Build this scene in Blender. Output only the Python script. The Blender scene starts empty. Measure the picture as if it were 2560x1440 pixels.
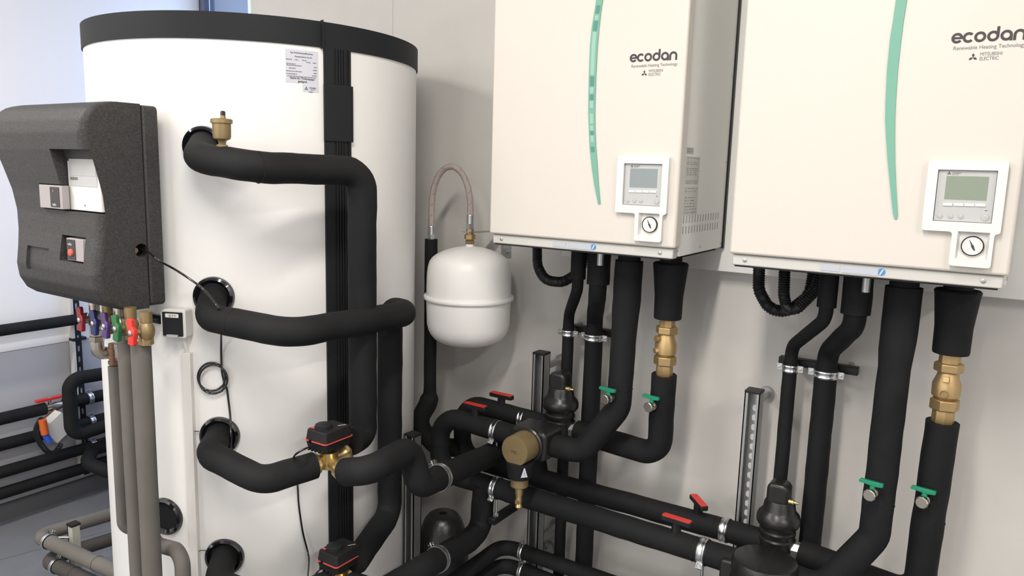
import bpy, bmesh, math, random
from mathutils import Vector as V, Matrix, noise
random.seed(4)
SC = bpy.context.scene
COL = SC.collection
PI = math.pi

# ------------------------------------------------------------------ camera
F_PX = 1876.29
YAW, PITCH, ROLL = 0.572462, -0.155461, 0.027683
CAM = V((1.16093, -1.67828, 1.58153))
fw = V((-math.sin(YAW)*math.cos(PITCH), math.cos(YAW)*math.cos(PITCH), math.sin(PITCH)))
r0 = fw.cross(V((0, 0, 1))).normalized(); u0 = r0.cross(fw)
rt = math.cos(ROLL)*r0 + math.sin(ROLL)*u0
up = -math.sin(ROLL)*r0 + math.cos(ROLL)*u0
cam = bpy.data.objects.new('camera', bpy.data.cameras.new('camera'))
COL.objects.link(cam)
cam.matrix_world = Matrix(((rt.x, up.x, -fw.x, CAM.x), (rt.y, up.y, -fw.y, CAM.y), (rt.z, up.z, -fw.z, CAM.z), (0, 0, 0, 1)))
cam.data.sensor_width = 36; cam.data.lens = F_PX/2560*36; cam.data.clip_start = 0.01
SC.camera = cam

# ------------------------------------------------------------------ world, lights, exposure
SC.view_settings.view_transform = 'Standard'
SC.view_settings.look = 'None'
SC.view_settings.exposure = 0.12
SC.view_settings.gamma = 1
SC.view_settings.use_curve_mapping = False
w = bpy.data.worlds.new('sky'); SC.world = w; w.use_nodes = True
w.node_tree.nodes['Background'].inputs[0].default_value = (0.50, 0.66, 1.0, 1)
w.node_tree.nodes['Background'].inputs[1].default_value = 1.7

def area(name, loc, target, sx, sy, power, color):
    l = bpy.data.lights.new(name, 'AREA'); l.shape = 'RECTANGLE'; l.size = sx; l.size_y = sy
    l.energy = power; l.color = color
    o = bpy.data.objects.new(name, l); COL.objects.link(o); o.location = loc
    o.rotation_euler = (V(target)-V(loc)).to_track_quat('-Z', 'Y').to_euler()
    return o
WARM = (1.0, 0.945, 0.865)
LAMPS = ((0.72, -1.62, 52), (-1.55, -2.0, 52), (0.72, -4.4, 34), (-1.55, -4.4, 34), (2.9, -2.2, 48))
for lx, ly, lp in LAMPS:
    area('ceiling_lamp_light', (lx, ly, 2.93), (lx, ly, 0), 0.14, 1.2, lp, WARM)
area('window_daylight', (-0.6, -5.3, 1.6), (-0.6, 0, 1.3), 3.4, 1.5, 28, (0.92, 0.95, 1.0))
area('window_daylight', (-1.94, 0.74, 1.6), (-2.3, -1.0, 1.5), 0.6, 1.8, 7, (0.50, 0.66, 1.0))

# ------------------------------------------------------------------ pixel rays used for measuring
def ray(x, y): return fw + (x-1280)/F_PX*rt + (720-y)/F_PX*up
def at(x, y, X=None, Y=None, Z=None):
    d = ray(x, y)
    s = (X-CAM.x)/d.x if X is not None else (Y-CAM.y)/d.y if Y is not None else (Z-CAM.z)/d.z
    return CAM + s*d
def atd(x, y, D): return CAM + D*ray(x, y)
TC = V((-0.766, -0.128, 0)); TR = 0.47
def oncyl(x, y, rad=TR):
    d = ray(x, y); o = (CAM-TC).to_2d(); d2 = d.to_2d()
    a = d2.dot(d2); b = o.dot(d2); c = o.dot(o)-rad*rad
    return CAM + d*((-b-math.sqrt(max(b*b-a*c, 0)))/a)

# ------------------------------------------------------------------ materials
def mat(name, color, rough=0.5, metal=0.0, bump=None, speck=None, coat=0.0, spec=0.5, trans=0.0, mottle=0.0):
    m = bpy.data.materials.new(name); m.use_nodes = True
    nt = m.node_tree; b = nt.nodes['Principled BSDF']
    b.inputs['Base Color'].default_value = (*color, 1)
    b.inputs['Roughness'].default_value = rough
    b.inputs['Metallic'].default_value = metal
    b.inputs['Coat Weight'].default_value = coat
    b.inputs['Specular IOR Level'].default_value = spec
    b.inputs['Transmission Weight'].default_value = trans
    tc = nt.nodes.new('ShaderNodeTexCoord')
    if bump:
        n = nt.nodes.new('ShaderNodeTexNoise'); n.inputs['Scale'].default_value = bump[0]; n.inputs['Detail'].default_value = 3
        nt.links.new(tc.outputs['Object'], n.inputs['Vector'])
        bp = nt.nodes.new('ShaderNodeBump'); bp.inputs['Strength'].default_value = bump[1]; bp.inputs['Distance'].default_value = bump[2] if len(bump) > 2 else 0.001
        nt.links.new(n.outputs['Fac'], bp.inputs['Height']); nt.links.new(bp.outputs['Normal'], b.inputs['Normal'])
    if speck:
        n = nt.nodes.new('ShaderNodeTexVoronoi'); n.inputs['Scale'].default_value = speck[0]
        nt.links.new(tc.outputs['Object'], n.inputs['Vector'])
        r = nt.nodes.new('ShaderNodeValToRGB'); e = r.color_ramp.elements
        e[0].position = speck[3] if len(speck) > 3 else 0.15; e[0].color = (*speck[1], 1); e[1].position = speck[4] if len(speck) > 4 else 0.6; e[1].color = (*speck[2], 1)
        src = n.outputs['Color'] if len(speck) > 5 else n.outputs['Distance']
        nt.links.new(src, r.inputs['Fac'])
        nt.links.new(r.outputs['Color'], b.inputs['Base Color'])
    elif mottle:
        n = nt.nodes.new('ShaderNodeTexNoise'); n.inputs['Scale'].default_value = 9; n.inputs['Detail'].default_value = 5
        nt.links.new(tc.outputs['Object'], n.inputs['Vector'])
        r = nt.nodes.new('ShaderNodeValToRGB'); e = r.color_ramp.elements
        e[0].position = 0.3; e[0].color = (*[c*(1-mottle) for c in color], 1); e[1].position = 0.7; e[1].color = (*[min(1, c*(1+mottle)) for c in color], 1)
        nt.links.new(n.outputs['Fac'], r.inputs['Fac']); nt.links.new(r.outputs['Color'], b.inputs['Base Color'])
    return m
M = {
 'foam': mat('black_foam', (0.0098, 0.0102, 0.0112), 0.75, bump=(900, 0.5, 0.0006), mottle=0.22, spec=0.2),
 'foamgrey': mat('grey_foam', (0.125, 0.116, 0.105), 0.75, bump=(500, 0.4, 0.0006), mottle=0.1, spec=0.3),
 'foamdark': mat('dark_foam', (0.06, 0.055, 0.05), 0.75, bump=(500, 0.4, 0.0006), mottle=0.12, spec=0.3),
 'epp': mat('expanded_foam', (0.06, 0.06, 0.06), 0.62, bump=(260, 0.5, 0.0012), speck=(520, (0.014, 0.014, 0.015), (0.048, 0.047, 0.046), 0.1, 0.9, 1)),
 'eppshiny': mat('moulded_foam', (0.012, 0.012, 0.012), 0.33, bump=(120, 0.35, 0.0015)),
 'white': mat('white_enamel', (0.79, 0.785, 0.775), 0.38, bump=(300, 0.05)),
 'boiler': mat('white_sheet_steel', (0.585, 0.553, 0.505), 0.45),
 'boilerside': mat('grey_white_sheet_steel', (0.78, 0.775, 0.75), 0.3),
 'rail': mat('base_rail_steel', (0.50, 0.495, 0.47), 0.35),
 'bezel': mat('white_plastic', (0.67, 0.655, 0.635), 0.35),
 'module': mat('light_grey_plastic', (0.43, 0.44, 0.44), 0.4),
 'screenA': mat('lcd_glass_grey', (0.15, 0.19, 0.19), 0.08, coat=0.4),
 'screenB': mat('lcd_glass_green', (0.14, 0.18, 0.11), 0.05, coat=0.5),
 'key': mat('cream_keys', (0.85, 0.84, 0.74), 0.35),
 'ring': mat('key_ring_grey', (0.40, 0.41, 0.40), 0.4),
 'ink': mat('dark_ink', (0.03, 0.025, 0.03), 0.5),
 'inkgrey': mat('grey_ink', (0.16, 0.155, 0.16), 0.5),
 'inkblue': mat('blue_ink', (0.06, 0.22, 0.52), 0.5),
 'inkpale': mat('pale_blue_ink', (0.42, 0.455, 0.52), 0.5),
 'inkred': mat('red_ink', (0.55, 0.10, 0.06), 0.5),
 'strip': mat('translucent_green_strip', (0.16, 0.36, 0.28), 0.4, spec=0.25),
 'stripdk': mat('green_strip_edge', (0.08, 0.24, 0.20), 0.4, spec=0.25),
 'striplt': mat('green_strip_inner', (0.27, 0.46, 0.37), 0.4, spec=0.25),
 'black': mat('black_plastic', (0.010, 0.010, 0.011), 0.42, spec=0.35),
 'blackm': mat('matt_black_plastic', (0.010, 0.010, 0.011), 0.6, spec=0.3),
 'gloss': mat('glossy_black', (0.006, 0.006, 0.008), 0.12, coat=0.5),
 'band': mat('charcoal_band', (0.0125, 0.014, 0.0165), 0.6, spec=0.22),
 'hole': mat('deep_black', (0.004, 0.004, 0.004), 0.9),
 'brass': mat('brass', (0.44, 0.31, 0.15), 0.42, 0.75, bump=(200, 0.25)),
 'brassgold': mat('golden_brass', (0.60, 0.46, 0.22), 0.3, 0.85),
 'brassdull': mat('dull_brass', (0.27, 0.20, 0.10), 0.45, 0.55, bump=(250, 0.15)),
 'zinc': mat('zinc_steel', (0.62, 0.64, 0.66), 0.28, 1.0, bump=(90, 0.2)),
 'galv': mat('galvanised_steel', (0.42, 0.43, 0.43), 0.4, 0.85, bump=(70, 0.3)),
 'ivory': mat('ivory_paint', (0.42, 0.43, 0.36), 0.5),
 'nickel': mat('nickel', (0.50, 0.46, 0.41), 0.3, 1.0, bump=(150, 0.2)),
 'copper': mat('copper', (0.22, 0.13, 0.085), 0.45, 0.8),
 'braid': mat('steel_braid', (0.55, 0.50, 0.48), 0.35, 0.8, bump=(900, 1.0, 0.002)),
 'red': mat('red_plastic', (0.60, 0.028, 0.022), 0.35),
 'redline': mat('red_stripe', (0.55, 0.08, 0.06), 0.4),
 'darkred': mat('dark_red_plastic', (0.22, 0.012, 0.02), 0.35),
 'blue': mat('navy_plastic', (0.012, 0.02, 0.11), 0.35),
 'purple': mat('purple_plastic', (0.065, 0.03, 0.14), 0.35),
 'green': mat('green_plastic', (0.01, 0.22, 0.12), 0.35),
 'dkgreen': mat('dark_green_plastic', (0.015, 0.12, 0.035), 0.35),
 'orange': mat('orange_plastic', (0.62, 0.12, 0.025), 0.4),
 'cobalt': mat('cobalt_plastic', (0.03, 0.10, 0.55), 0.4),
 'paper': mat('label_paper', (0.56, 0.57, 0.64), 0.6),
 'papergrey': mat('silver_label', (0.56, 0.56, 0.53), 0.5),
 'wall': mat('painted_wall', (0.57, 0.555, 0.53), 0.85, bump=(60, 0.08), mottle=0.02),
 'wallleft': mat('pale_wall', (0.82, 0.81, 0.82), 0.7),
 'wallgrey': mat('grey_wall', (0.46, 0.46, 0.49), 0.8),
 'skirt': mat('dark_skirting', (0.10, 0.10, 0.105), 0.6),
 'floor': mat('grey_floor', (0.16, 0.165, 0.18), 0.5, mottle=0.06),
 'frame': mat('window_frame_paint', (0.12, 0.145, 0.24), 0.5),
 'glass': mat('window_glass', (0.9, 0.95, 1.0), 0.0, trans=1.0),
 'ceil': mat('ceiling_paint', (0.75, 0.74, 0.72), 0.9),
 'board': mat('white_board', (0.76, 0.755, 0.73), 0.5),
 'ctrlgrey': mat('grey_module_front', (0.34, 0.31, 0.315), 0.45),
}

# ------------------------------------------------------------------ mesh builder
WL = {}   # world location of every object we make
class MB:
    def __init__(s): s.bm = bmesh.new()
    def box(s, c, size, R=None):
        c = V(c); vs = []
        for i in (-1, 1):
            for j in (-1, 1):
                for k in (-1, 1):
                    p = V((i*size[0]/2, j*size[1]/2, k*size[2]/2))
                    vs.append(s.bm.verts.new(c+(R @ p if R else p)))
        for f in ((0, 1, 3, 2), (4, 6, 7, 5), (0, 4, 5, 1), (2, 3, 7, 6), (0, 2, 6, 4), (1, 5, 7, 3)):
            s.bm.faces.new([vs[i] for i in f])
        return s
    def span(s, a, b):
        a = V(a); b = V(b)
        return s.box((a+b)/2, [abs(b[i]-a[i]) for i in range(3)])
    def lathe(s, p, axis, prof, seg=32, phase=0.0):
        p = V(p); ax = V(axis).normalized()
        u = ax.orthogonal().normalized() if abs(ax.z) < 0.99 else V((1, 0, 0)); v = ax.cross(u)
        rings = []
        for r, h in prof:
            if r < 1e-6: rings.append([s.bm.verts.new(p+ax*h)])
            else: rings.append([s.bm.verts.new(p+ax*h+r*(math.cos(2*PI*i/seg+phase)*u+math.sin(2*PI*i/seg+phase)*v)) for i in range(seg)])
        for a, b in zip(rings, rings[1:]):
            for i in range(seg):
                j = (i+1) % seg
                q = [a[i % len(a)], a[j % len(a)], b[j % len(b)], b[i % len(b)]]
                q2 = []
                for x in q:
                    if x not in q2: q2.append(x)
                if len(q2) > 2: s.bm.faces.new(q2)
        for k in (0, -1):
            if len(rings[k]) > 2: s.bm.faces.new(rings[k])
        return s
    def cyl(s, a, b, r, r2=None, seg=24):
        a = V(a); b = V(b); L = (b-a).length
        return s.lathe(a, b-a, [(r, 0), (r if r2 is None else r2, L)], seg)
    def hexa(s, a, b, r): return s.cyl(a, b, r, seg=6)
    def torus(s, c, axis, R, r, seg=40, sub=10, a0=0, a1=2*PI, ref=None):
        c = V(c); ax = V(axis).normalized()
        u = V(ref).normalized() if ref else ax.orthogonal().normalized()
        v = ax.cross(u); n = seg
        pts = [c+R*(math.cos(a0+(a1-a0)*i/n)*u+math.sin(a0+(a1-a0)*i/n)*v) for i in range(n+1)]
        closed = abs(a1-a0-2*PI) < 1e-6
        rings = []
        for i in range(n if closed else n+1):
            o = (pts[i]-c).normalized()
            rings.append([s.bm.verts.new(pts[i]+r*(math.cos(2*PI*k/sub)*o+math.sin(2*PI*k/sub)*ax)) for k in range(sub)])
        m = len(rings)
        for i in range(m if closed else m-1):
            A = rings[i]; B = rings[(i+1) % m]
            for k in range(sub): s.bm.faces.new([A[k], A[(k+1) % sub], B[(k+1) % sub], B[k]])
        if not closed: s.bm.faces.new(rings[0]); s.bm.faces.new(rings[-1])
        return s
    def prism(s, poly, o, u, v, n, d):
        o, u, v, n = V(o), V(u), V(v), V(n)
        a = [s.bm.verts.new(o+u*x+v*y) for x, y in poly]; b = [s.bm.verts.new(o+u*x+v*y+n*d) for x, y in poly]
        s.bm.faces.new(a); s.bm.faces.new(b[::-1])
        for i in range(len(poly)):
            j = (i+1) % len(poly); s.bm.faces.new([a[i], a[j], b[j], b[i]])
        return s
    def tube(s, pts, r, fillet=0.04, seg=28, step=0.02, wob=0.0, caps=True, rf=None):
        pts = [V(p) for p in pts]; n = len(pts)
        fl = fillet if isinstance(fillet, (list, tuple)) else [fillet]*n
        path = [(pts[0], None)]          # (position, mitre normal)
        for i in range(1, n-1):
            a, b, c = pts[i-1], pts[i], pts[i+1]
            d0 = (b-a).normalized(); d1 = (c-b).normalized(); ang = d0.angle(d1, 0)
            if fl[i] <= 0 or ang < 0.02:
                path.append((b, (d0+d1).normalized())); continue
            t = fl[i]*math.tan(ang/2); t = min(t, (b-a).length*0.49, (c-b).length*0.49); R = t/math.tan(ang/2)
            p0 = b-d0*t; m = (d1-d0).normalized(); cen = b+m*(R/math.cos(ang/2))
            k = max(3, int(ang/0.16)); axis = d0.cross(d1).normalized()
            for q in range(k+1):
                path.append((cen+Matrix.Rotation(ang*q/k, 3, axis) @ (p0-cen), None))
        path.append((pts[-1], None))
        smp = [path[0]]
        for (a, na), (b, nb) in zip(path, path[1:]):
            L = (b-a).length
            if L < 1e-6: continue
            k = max(1, int(L/step))
            for q in range(1, k): smp.append((a.lerp(b, q/k), None))
            smp.append((b, nb))
        d = (smp[1][0]-smp[0][0]).normalized(); u = d.orthogonal().normalized(); v = d.cross(u)
        rings = []; sl = 0.0; N = len(smp)
        for i, (p, mn) in enumerate(smp):
            if i:
                sl += (p-smp[i-1][0]).length
                din = (p-smp[i-1][0]).normalized(); q = d.rotation_difference(din); u = q @ u; v = q @ v; d = din
            if mn is None:
                mn = (d+(smp[i+1][0]-p).normalized()).normalized() if i < N-1 else d
            rr = rf(sl) if rf else r
            ring = []
            for k in range(seg):
                t = 2*PI*k/seg; o = math.cos(t)*u+math.sin(t)*v
                q = p+o*rr*(1+(wob*noise.noise((p+o*rr)*22) if wob else 0))
                q = q-d*((q-p).dot(mn)/max(0.3, d.dot(mn)))
                ring.append(s.bm.verts.new(q))
            rings.append(ring)
        for A, B in zip(rings, rings[1:]):
            for k in range(seg): s.bm.faces.new([A[k], A[(k+1) % seg], B[(k+1) % seg], B[k]])
        if caps: s.bm.faces.new(rings[0]); s.bm.faces.new(rings[-1])
        return s
    def build(s, name, m, parent=None, bevel=0, angle=38, seg=2):
        bm = s.bm
        bmesh.ops.recalc_face_normals(bm, faces=bm.faces)
        me = bpy.data.meshes.new(name)
        co = [v.co for v in bm.verts]
        lo = V([min(c[i] for c in co) for i in range(3)]); hi = V([max(c[i] for c in co) for i in range(3)])
        base = V(((lo.x+hi.x)/2, (lo.y+hi.y)/2, lo.z))
        bmesh.ops.translate(bm, verts=bm.verts, vec=-base)
        bm.to_mesh(me); bm.free()
        for f in me.polygons: f.use_smooth = True
        me.set_sharp_from_angle(angle=math.radians(angle))
        me.materials.append(M[m])
        o = bpy.data.objects.new(name, me); COL.objects.link(o)
        WL[o] = base
        if parent is not None: o.parent = parent; o.location = base-WL[parent]
        else: o.location = base
        if bevel:
            b = o.modifiers.new('bevel', 'BEVEL'); b.width = bevel; b.segments = seg; b.limit_method = 'ANGLE'; b.angle_limit = math.radians(40)
        return o

def bake(o):
    bpy.context.view_layer.update()
    dg = bpy.context.evaluated_depsgraph_get()
    me = bpy.data.meshes.new_from_object(o.evaluated_get(dg))
    o.modifiers.clear(); o.data = me
def cut(o, *cutters):
    for c in cutters:
        m = o.modifiers.new('cut', 'BOOLEAN'); m.operation = 'DIFFERENCE'; m.object = c; m.solver = 'EXACT'
    bake(o)
    for f in o.data.polygons: f.use_smooth = True
    o.data.set_sharp_from_angle(angle=math.radians(35))
    for c in cutters: bpy.data.objects.remove(c)

def tag(o, label, cat, group=None):
    o['label'] = label; o['category'] = cat
    if group: o['group'] = group
    return o
def thing(name, label, cat, loc, group=None):
    o = bpy.data.objects.new(name, None); COL.objects.link(o); o.location = loc; o.empty_display_size = 0.05
    WL[o] = V(loc); return tag(o, label, cat, group)
def struct(o): o['kind'] = 'structure'; return o

def text(s, o, u, v, size, m, parent, name='lettering', align='LEFT', sx=1.0, bold=0.0):
    """flat lettering, baseline starting at o, running along u, up along v"""
    c = bpy.data.curves.new('t', 'FONT'); c.body = s; c.size = size; c.align_x = align; c.offset = bold
    t = bpy.data.objects.new('t', c); COL.objects.link(t); bpy.context.view_layer.update()
    me = bpy.data.meshes.new_from_object(t.evaluated_get(bpy.context.evaluated_depsgraph_get()))
    bpy.data.objects.remove(t)
    o, u, v = V(o), V(u).normalized(), V(v).normalized(); n = u.cross(v)
    for vt in me.vertices: vt.co = o+u*vt.co.x*sx+v*vt.co.y+n*vt.co.z
    mb = MB(); mb.bm.from_mesh(me)
    r = bmesh.ops.extrude_face_region(mb.bm, geom=mb.bm.faces[:])
    bmesh.ops.translate(mb.bm, verts=[g for g in r['geom'] if isinstance(g, bmesh.types.BMVert)], vec=n*0.0003)
    return mb.build(name, m, parent)

def rrect(x0, x1, y0, y1, r, k=5):
    o = []
    for cx, cy, a in ((x1-r, y0+r, -PI/2), (x1-r, y1-r, 0), (x0+r, y1-r, PI/2), (x0+r, y0+r, PI)):
        for i in range(k+1): o.append((cx+r*math.cos(a+PI/2*i/k), cy+r*math.sin(a+PI/2*i/k)))
    return o
X_, Y_, Z_ = V((1, 0, 0)), V((0, 1, 0)), V((0, 0, 1))
FOAM_W = 0.05
# ================================================================== ROOM
WY = 0.42           # boiler wall
struct(MB().span((-2.6, -5.5, -0.1), (3.6, 1.1, 0)).build('floor', 'floor'))
struct(MB().span((-2.6, -5.5, 3.0), (3.6, 1.1, 3.1)).build('ceiling', 'ceil'))
struct(MB().span((-1.5, WY, 0), (3.6, 1.1, 3.0)).build('wall_back', 'wall'))
struct(MB().span((-2.6, -5.5, 0), (-2.38, 1.1, 3.0)).build('wall_left', 'wallgrey'))
struct(MB().span((-2.38, -5.4, 0.75), (-2.372, 0.79, 3.0)).build('trim_1', 'wallleft'))  # thin pale sheet: left wall is paler above its lower edge, grey below
struct(MB().span((3.5, -5.5, 0), (3.6, 1.1, 3.0)).build('wall_right', 'wallleft'))
struct(MB().span((-2.6, -5.6, 0), (3.6, -5.5, 3.0)).build('wall_front', 'wallleft'))
struct(MB().span((-2.38, -5.4, 0), (-2.362, 0.79, 0.075)).build('baseboard_left', 'skirt'))
struct(MB().span((-2.38, 0.80, 0), (-1.5, 0.95, 0.35)).build('wall_back', 'wallgrey'))
wf = struct(MB().span((-2.38, 0.795, 0.35), (-2.335, 0.86, 3)).span((-2.38, 0.795, 0.35), (-1.5, 0.86, 0.41)).span((-2.38, 0.795, 2.9), (-1.5, 0.86, 3)).build('window_1', 'frame'))
MB().span((-2.33, 0.82, 0.4), (-1.52, 0.828, 2.92)).build('pane', 'glass', wf)
# joints: thin line in the boiler wall and in the floor
pj_ = at(982, 60, Y=WY)
struct(MB().span((pj_.x-0.0012, WY-0.0008, 0), (pj_.x+0.0012, WY+0.001, 3.0)).build('trim_2', 'wallgrey'))
fa = at(0, 1400, Z=0); fb = at(130, 1365, Z=0)
dv = (fb-fa).normalized(); R_ = Matrix((dv, V((-dv.y, dv.x, 0)), Z_)).transposed()
struct(MB().box((fa+fb)/2, (3.0, 0.004, 0.0012), R_).build('trim_3', 'skirt'))
# white board the boilers hang on
tag(MB().span((0.02, 0.376, 1.32), (3.2, WY-0.0005, 2.35)).build('mounting_board', 'board', bevel=0.002), 'long white mounting board behind the two white wall boxes', 'board')

# ================================================================== BOILERS
def logo(px, pz, W, y, parent):
    """rounded lower-case wordmark, six letters spanning W, drawn in the x-z plane, plus emblem and two text lines"""
    mb = MB(); R = W*0.082; t = W*0.0155*1.25; hy = 0.0006
    def arc(cx, cz, r, a0, a1):
        n = 36; ins, outs = [], []
        for i in range(n+1):
            a = math.radians(a0+(a1-a0)*i/n)
            outs.append((cx+(r+t)*math.cos(a), cz+(r+t)*math.sin(a))); ins.append((cx+(r-t)*math.cos(a), cz+(r-t)*math.sin(a)))
        for i in range(n):
            mb.prism([ins[i], outs[i], outs[i+1], ins[i+1]], (px, y, pz), X_, Z_, -Y_, hy)
    def bar(x0, x1, z0, z1): mb.prism([(x0, z0), (x1, z0), (x1, z1), (x0, z1)], (px, y, pz), X_, Z_, -Y_, hy+0.00015)
    R0 = R-t; zc = R; step = W/6.02; cx = R
    arc(cx, zc, R0, -0, 318-0) if False else arc(cx, zc, R0, 0, 322); bar(cx-R0, cx+R0+t*0.8, zc-t*0.8, zc+t*0.8)
    cx += step*0.96; arc(cx, zc, R0, 42, 318)
    cx += step*0.96; arc(cx, zc, R0, 0, 360)
    cx += step*1.06; arc(cx, zc, R0, 0, 360); bar(cx+R0-t, cx+R0+t, zc, zc+R*1.75)
    cx += step*1.08; arc(cx, zc, R0, 0, 360); bar(cx+R0-t, cx+R0+t, 0, zc)
    cx += step*1.04; arc(cx, zc, R0, 0, 180); bar(cx+R0-t, cx+R0+t, 0, zc); bar(cx-R0-t, cx-R0+t, 0, zc)
    mb.build('logo_lettering', 'ink', parent)
    text('Renewable Heating Technology', (px+W*0.04, y, pz-W*0.105), X_, Z_, W*0.083, 'inkgrey', parent, 'slogan_lettering', sx=0.93)
    e = MB(); s = W*0.062; ox, oz = px+W*0.335, pz-W*0.235
    emblem(e, ox, oz, s, y)
    e.build('emblem', 'ink', parent)
    text('MITSUBISHI', (px+W*0.425, y, pz-W*0.215), X_, Z_, W*0.078, 'inkgrey', parent, 'maker_lettering', sx=0.78)
    text('ELECTRIC', (px+W*0.425, y, pz-W*0.285), X_, Z_, W*0.078, 'inkgrey', parent, 'maker_lettering', sx=0.78)
def emblem(e, ox, oz, s, y):
    for a in (90, 210, 330):
        a = math.radians(a); d = (math.cos(a), math.sin(a)); n = (-d[1], d[0])
        q = [(0, 0), (d[0]*s*0.55+n[0]*s*0.32, d[1]*s*0.55+n[1]*s*0.32), (d[0]*s*1.1, d[1]*s*1.1), (d[0]*s*0.55-n[0]*s*0.32, d[1]*s*0.55-n[1]*s*0.32)]
        e.prism(q, (ox, y, oz), X_, Z_, -Y_, 0.0005)
B2 = 0.6566
def boiler(bx, label, which):
    t = thing('heat_pump_unit', label, 'wall unit', (bx+0.265, 0.19, 1.385), 'white wall-hung heat pump boxes')
    z0 = 1.41; z1 = 2.21
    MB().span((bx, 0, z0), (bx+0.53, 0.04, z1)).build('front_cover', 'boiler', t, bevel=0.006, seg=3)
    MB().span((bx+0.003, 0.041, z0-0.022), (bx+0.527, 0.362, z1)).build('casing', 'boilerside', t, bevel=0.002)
    MB().span((bx+0.001, 0.363, z0-0.024), (bx+0.531, 0.3745, z1)).build('back_plate', 'black', t)
    br = MB().span((bx+0.006, 0.010, z0-0.026), (bx+0.522, 0.0405, z0-0.001)).build('base_rail', 'rail', t, bevel=0.003)
    MB().span((bx+0.012, 0.012, z0-0.029), (bx+0.515, 0.35, z0-0.0262)).build('drip_tray', 'hole', t)
    # screws
    for x, y, z in ((bx+0.035, 0.0095, z0-0.013), (bx+0.49, 0.0095, z0-0.013)):
        MB().lathe((x, y, z), -Y_, [(0.0045, -0.001), (0.0045, 0.0012), (0.002, 0.002)], 14).build('screw', 'galv', t)
    for q in ((1695, 627.5), (1752.5, 617), (1803.5, 608), (1821, 405), (1838, 192)):
        p = at(*q, X=0.53)
        MB().lathe((bx+0.5272, min(p.y, 0.35), p.z), X_, [(0.0032, -0.001), (0.0032, 0.001), (0.001, 0.0015)], 12).build('screw', 'galv', t)
    MB().cyl((bx+0.27, 0.14, z0-0.075), (bx+0.27, 0.14, z0-0.02), 0.009).build('drain_spout', 'galv', t)
    # notices on the base rail
    def loc(x, y, Y=0.0): p = at(x, y, Y=Y); return p.x-B2, p.z
    xa, za = loc(2050, 662); xb, zb = loc(2098, 668)
    MB().span((bx+xa, 0.0088, z0-0.020), (bx+xb, 0.0098, z0-0.008)).build('small_notice', 'inkpale', t)
    xa, za = loc(2104, 662); xb, zb = loc(2195, 672)
    MB().span((bx+xa, 0.0088, z0-0.021), (bx+xb, 0.0098, z0-0.008)).build('small_notice', 'inkpale', t)
    xa, za = loc(2203, 674)
    d = MB().lathe((bx+xa, 0.0100, z0-0.013), -Y_, [(0.0072, 0), (0.0072, 0.0012)], 24).build('round_mark', 'inkblue', t)
    MB().prism([(-0.004, -0.0055), (-0.0015, -0.0055), (0.004, 0.0055), (0.0015, 0.0055)], (bx+xa, 0.0086, z0-0.013), X_, Z_, -Y_, 0.0004).build('round_mark_bar', 'bezel', d)
    # curved green strip (measured on the right-hand unit)
    ys = [-260, -160, -80, 0, 100, 200, 350, 500, 600, 700, 800, 900, 1000, 1070, 1094]
    le = [935, 915, 898, 880, 866, 850, 835, 828, 826, 831, 838, 848, 858, 866, 874]
    ri = [985, 966, 950, 935, 919, 906, 890, 880, 876, 875, 876, 880, 885, 889, 886]
    Lp = [loc(1800+x/2, y/2) for x, y in zip(le, ys)]; Rp = [loc(1800+x/2, y/2) for x, y in zip(ri, ys)]
    if which == 0:   # the left unit's strip is narrower
        ys1 = [-60, 0, 60, 150, 250, 420, 520, 620, 700, 800, 900, 1000, 1080, 1112]
        le1 = [645, 636, 627, 612, 602, 596, 594, 593, 596, 600, 610, 624, 640, 646]
        ri1 = [683, 672, 662, 652, 643, 634, 631, 629, 630, 634, 642, 648, 655, 658]
        f1 = lambda x, y: (lambda p: (p.x, p.z))(at(1200+x/2.1818, y/2.1818, Y=0.0))
        Lp = [f1(x, y) for x, y in zip(le1, ys1)]; Rp = [f1(x, y) for x, y in zip(ri1, ys1)]
    poly = Lp+Rp[::-1]
    mb = MB()
    mb.prism(poly, (bx, 0.0, 0), X_, Z_, -Y_, 0.003)
    st = mb.build('accent_strip', 'strip', t)
    if which == 0:
        # pale fields and darker rungs inside the moulded strip
        def sub(i0, f0, i1, f1_, inset, m, nm):
            a = MB(); k = 8; pts = []
            def at_y(y):
                for i in range(len(ys1)-1):
                    if ys1[i] <= y <= ys1[i+1]:
                        q = (y-ys1[i])/(ys1[i+1]-ys1[i]); l = V(Lp[i]).lerp(V(Lp[i+1]), q); r = V(Rp[i]).lerp(V(Rp[i+1]), q); return l, r
            for j in range(k):
                ya, yb = f0+(f1_-f0)*j/k, f0+(f1_-f0)*(j+1)/k
                la, ra = at_y(ya); lb, rb = at_y(yb)
                g = lambda l, r, w: tuple(l.lerp(r, w))
                a.prism([g(la, ra, inset), g(la, ra, 1-inset), g(lb, rb, 1-inset), g(lb, rb, inset)], (bx, -0.003, 0), X_, Z_, -Y_, 0.0004)
            a.build(nm, m, st)
        for a, b in ((85, 110), (175, 410), (478, 510), (552, 590), (620, 675), (685, 712), (740, 775)): sub(0, a, 0, b, 0.24, 'striplt', 'pale_field')
        for a, b in ((30, 75), (115, 170), (418, 470), (516, 546), (716, 736), (800, 830)): sub(0, a, 0, b, 0.2, 'stripdk', 'dark_rung')
    # logo
    logo(bx+0.391, z0+0.4297, 0.1155, -0.0002, t)
    # control bezel
    xl, xr, zt, zb, gl, gr, gz = 0.3775, 0.5078, 0.2127, 0.0784, 0.4299, 0.4988, 0.0134
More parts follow.
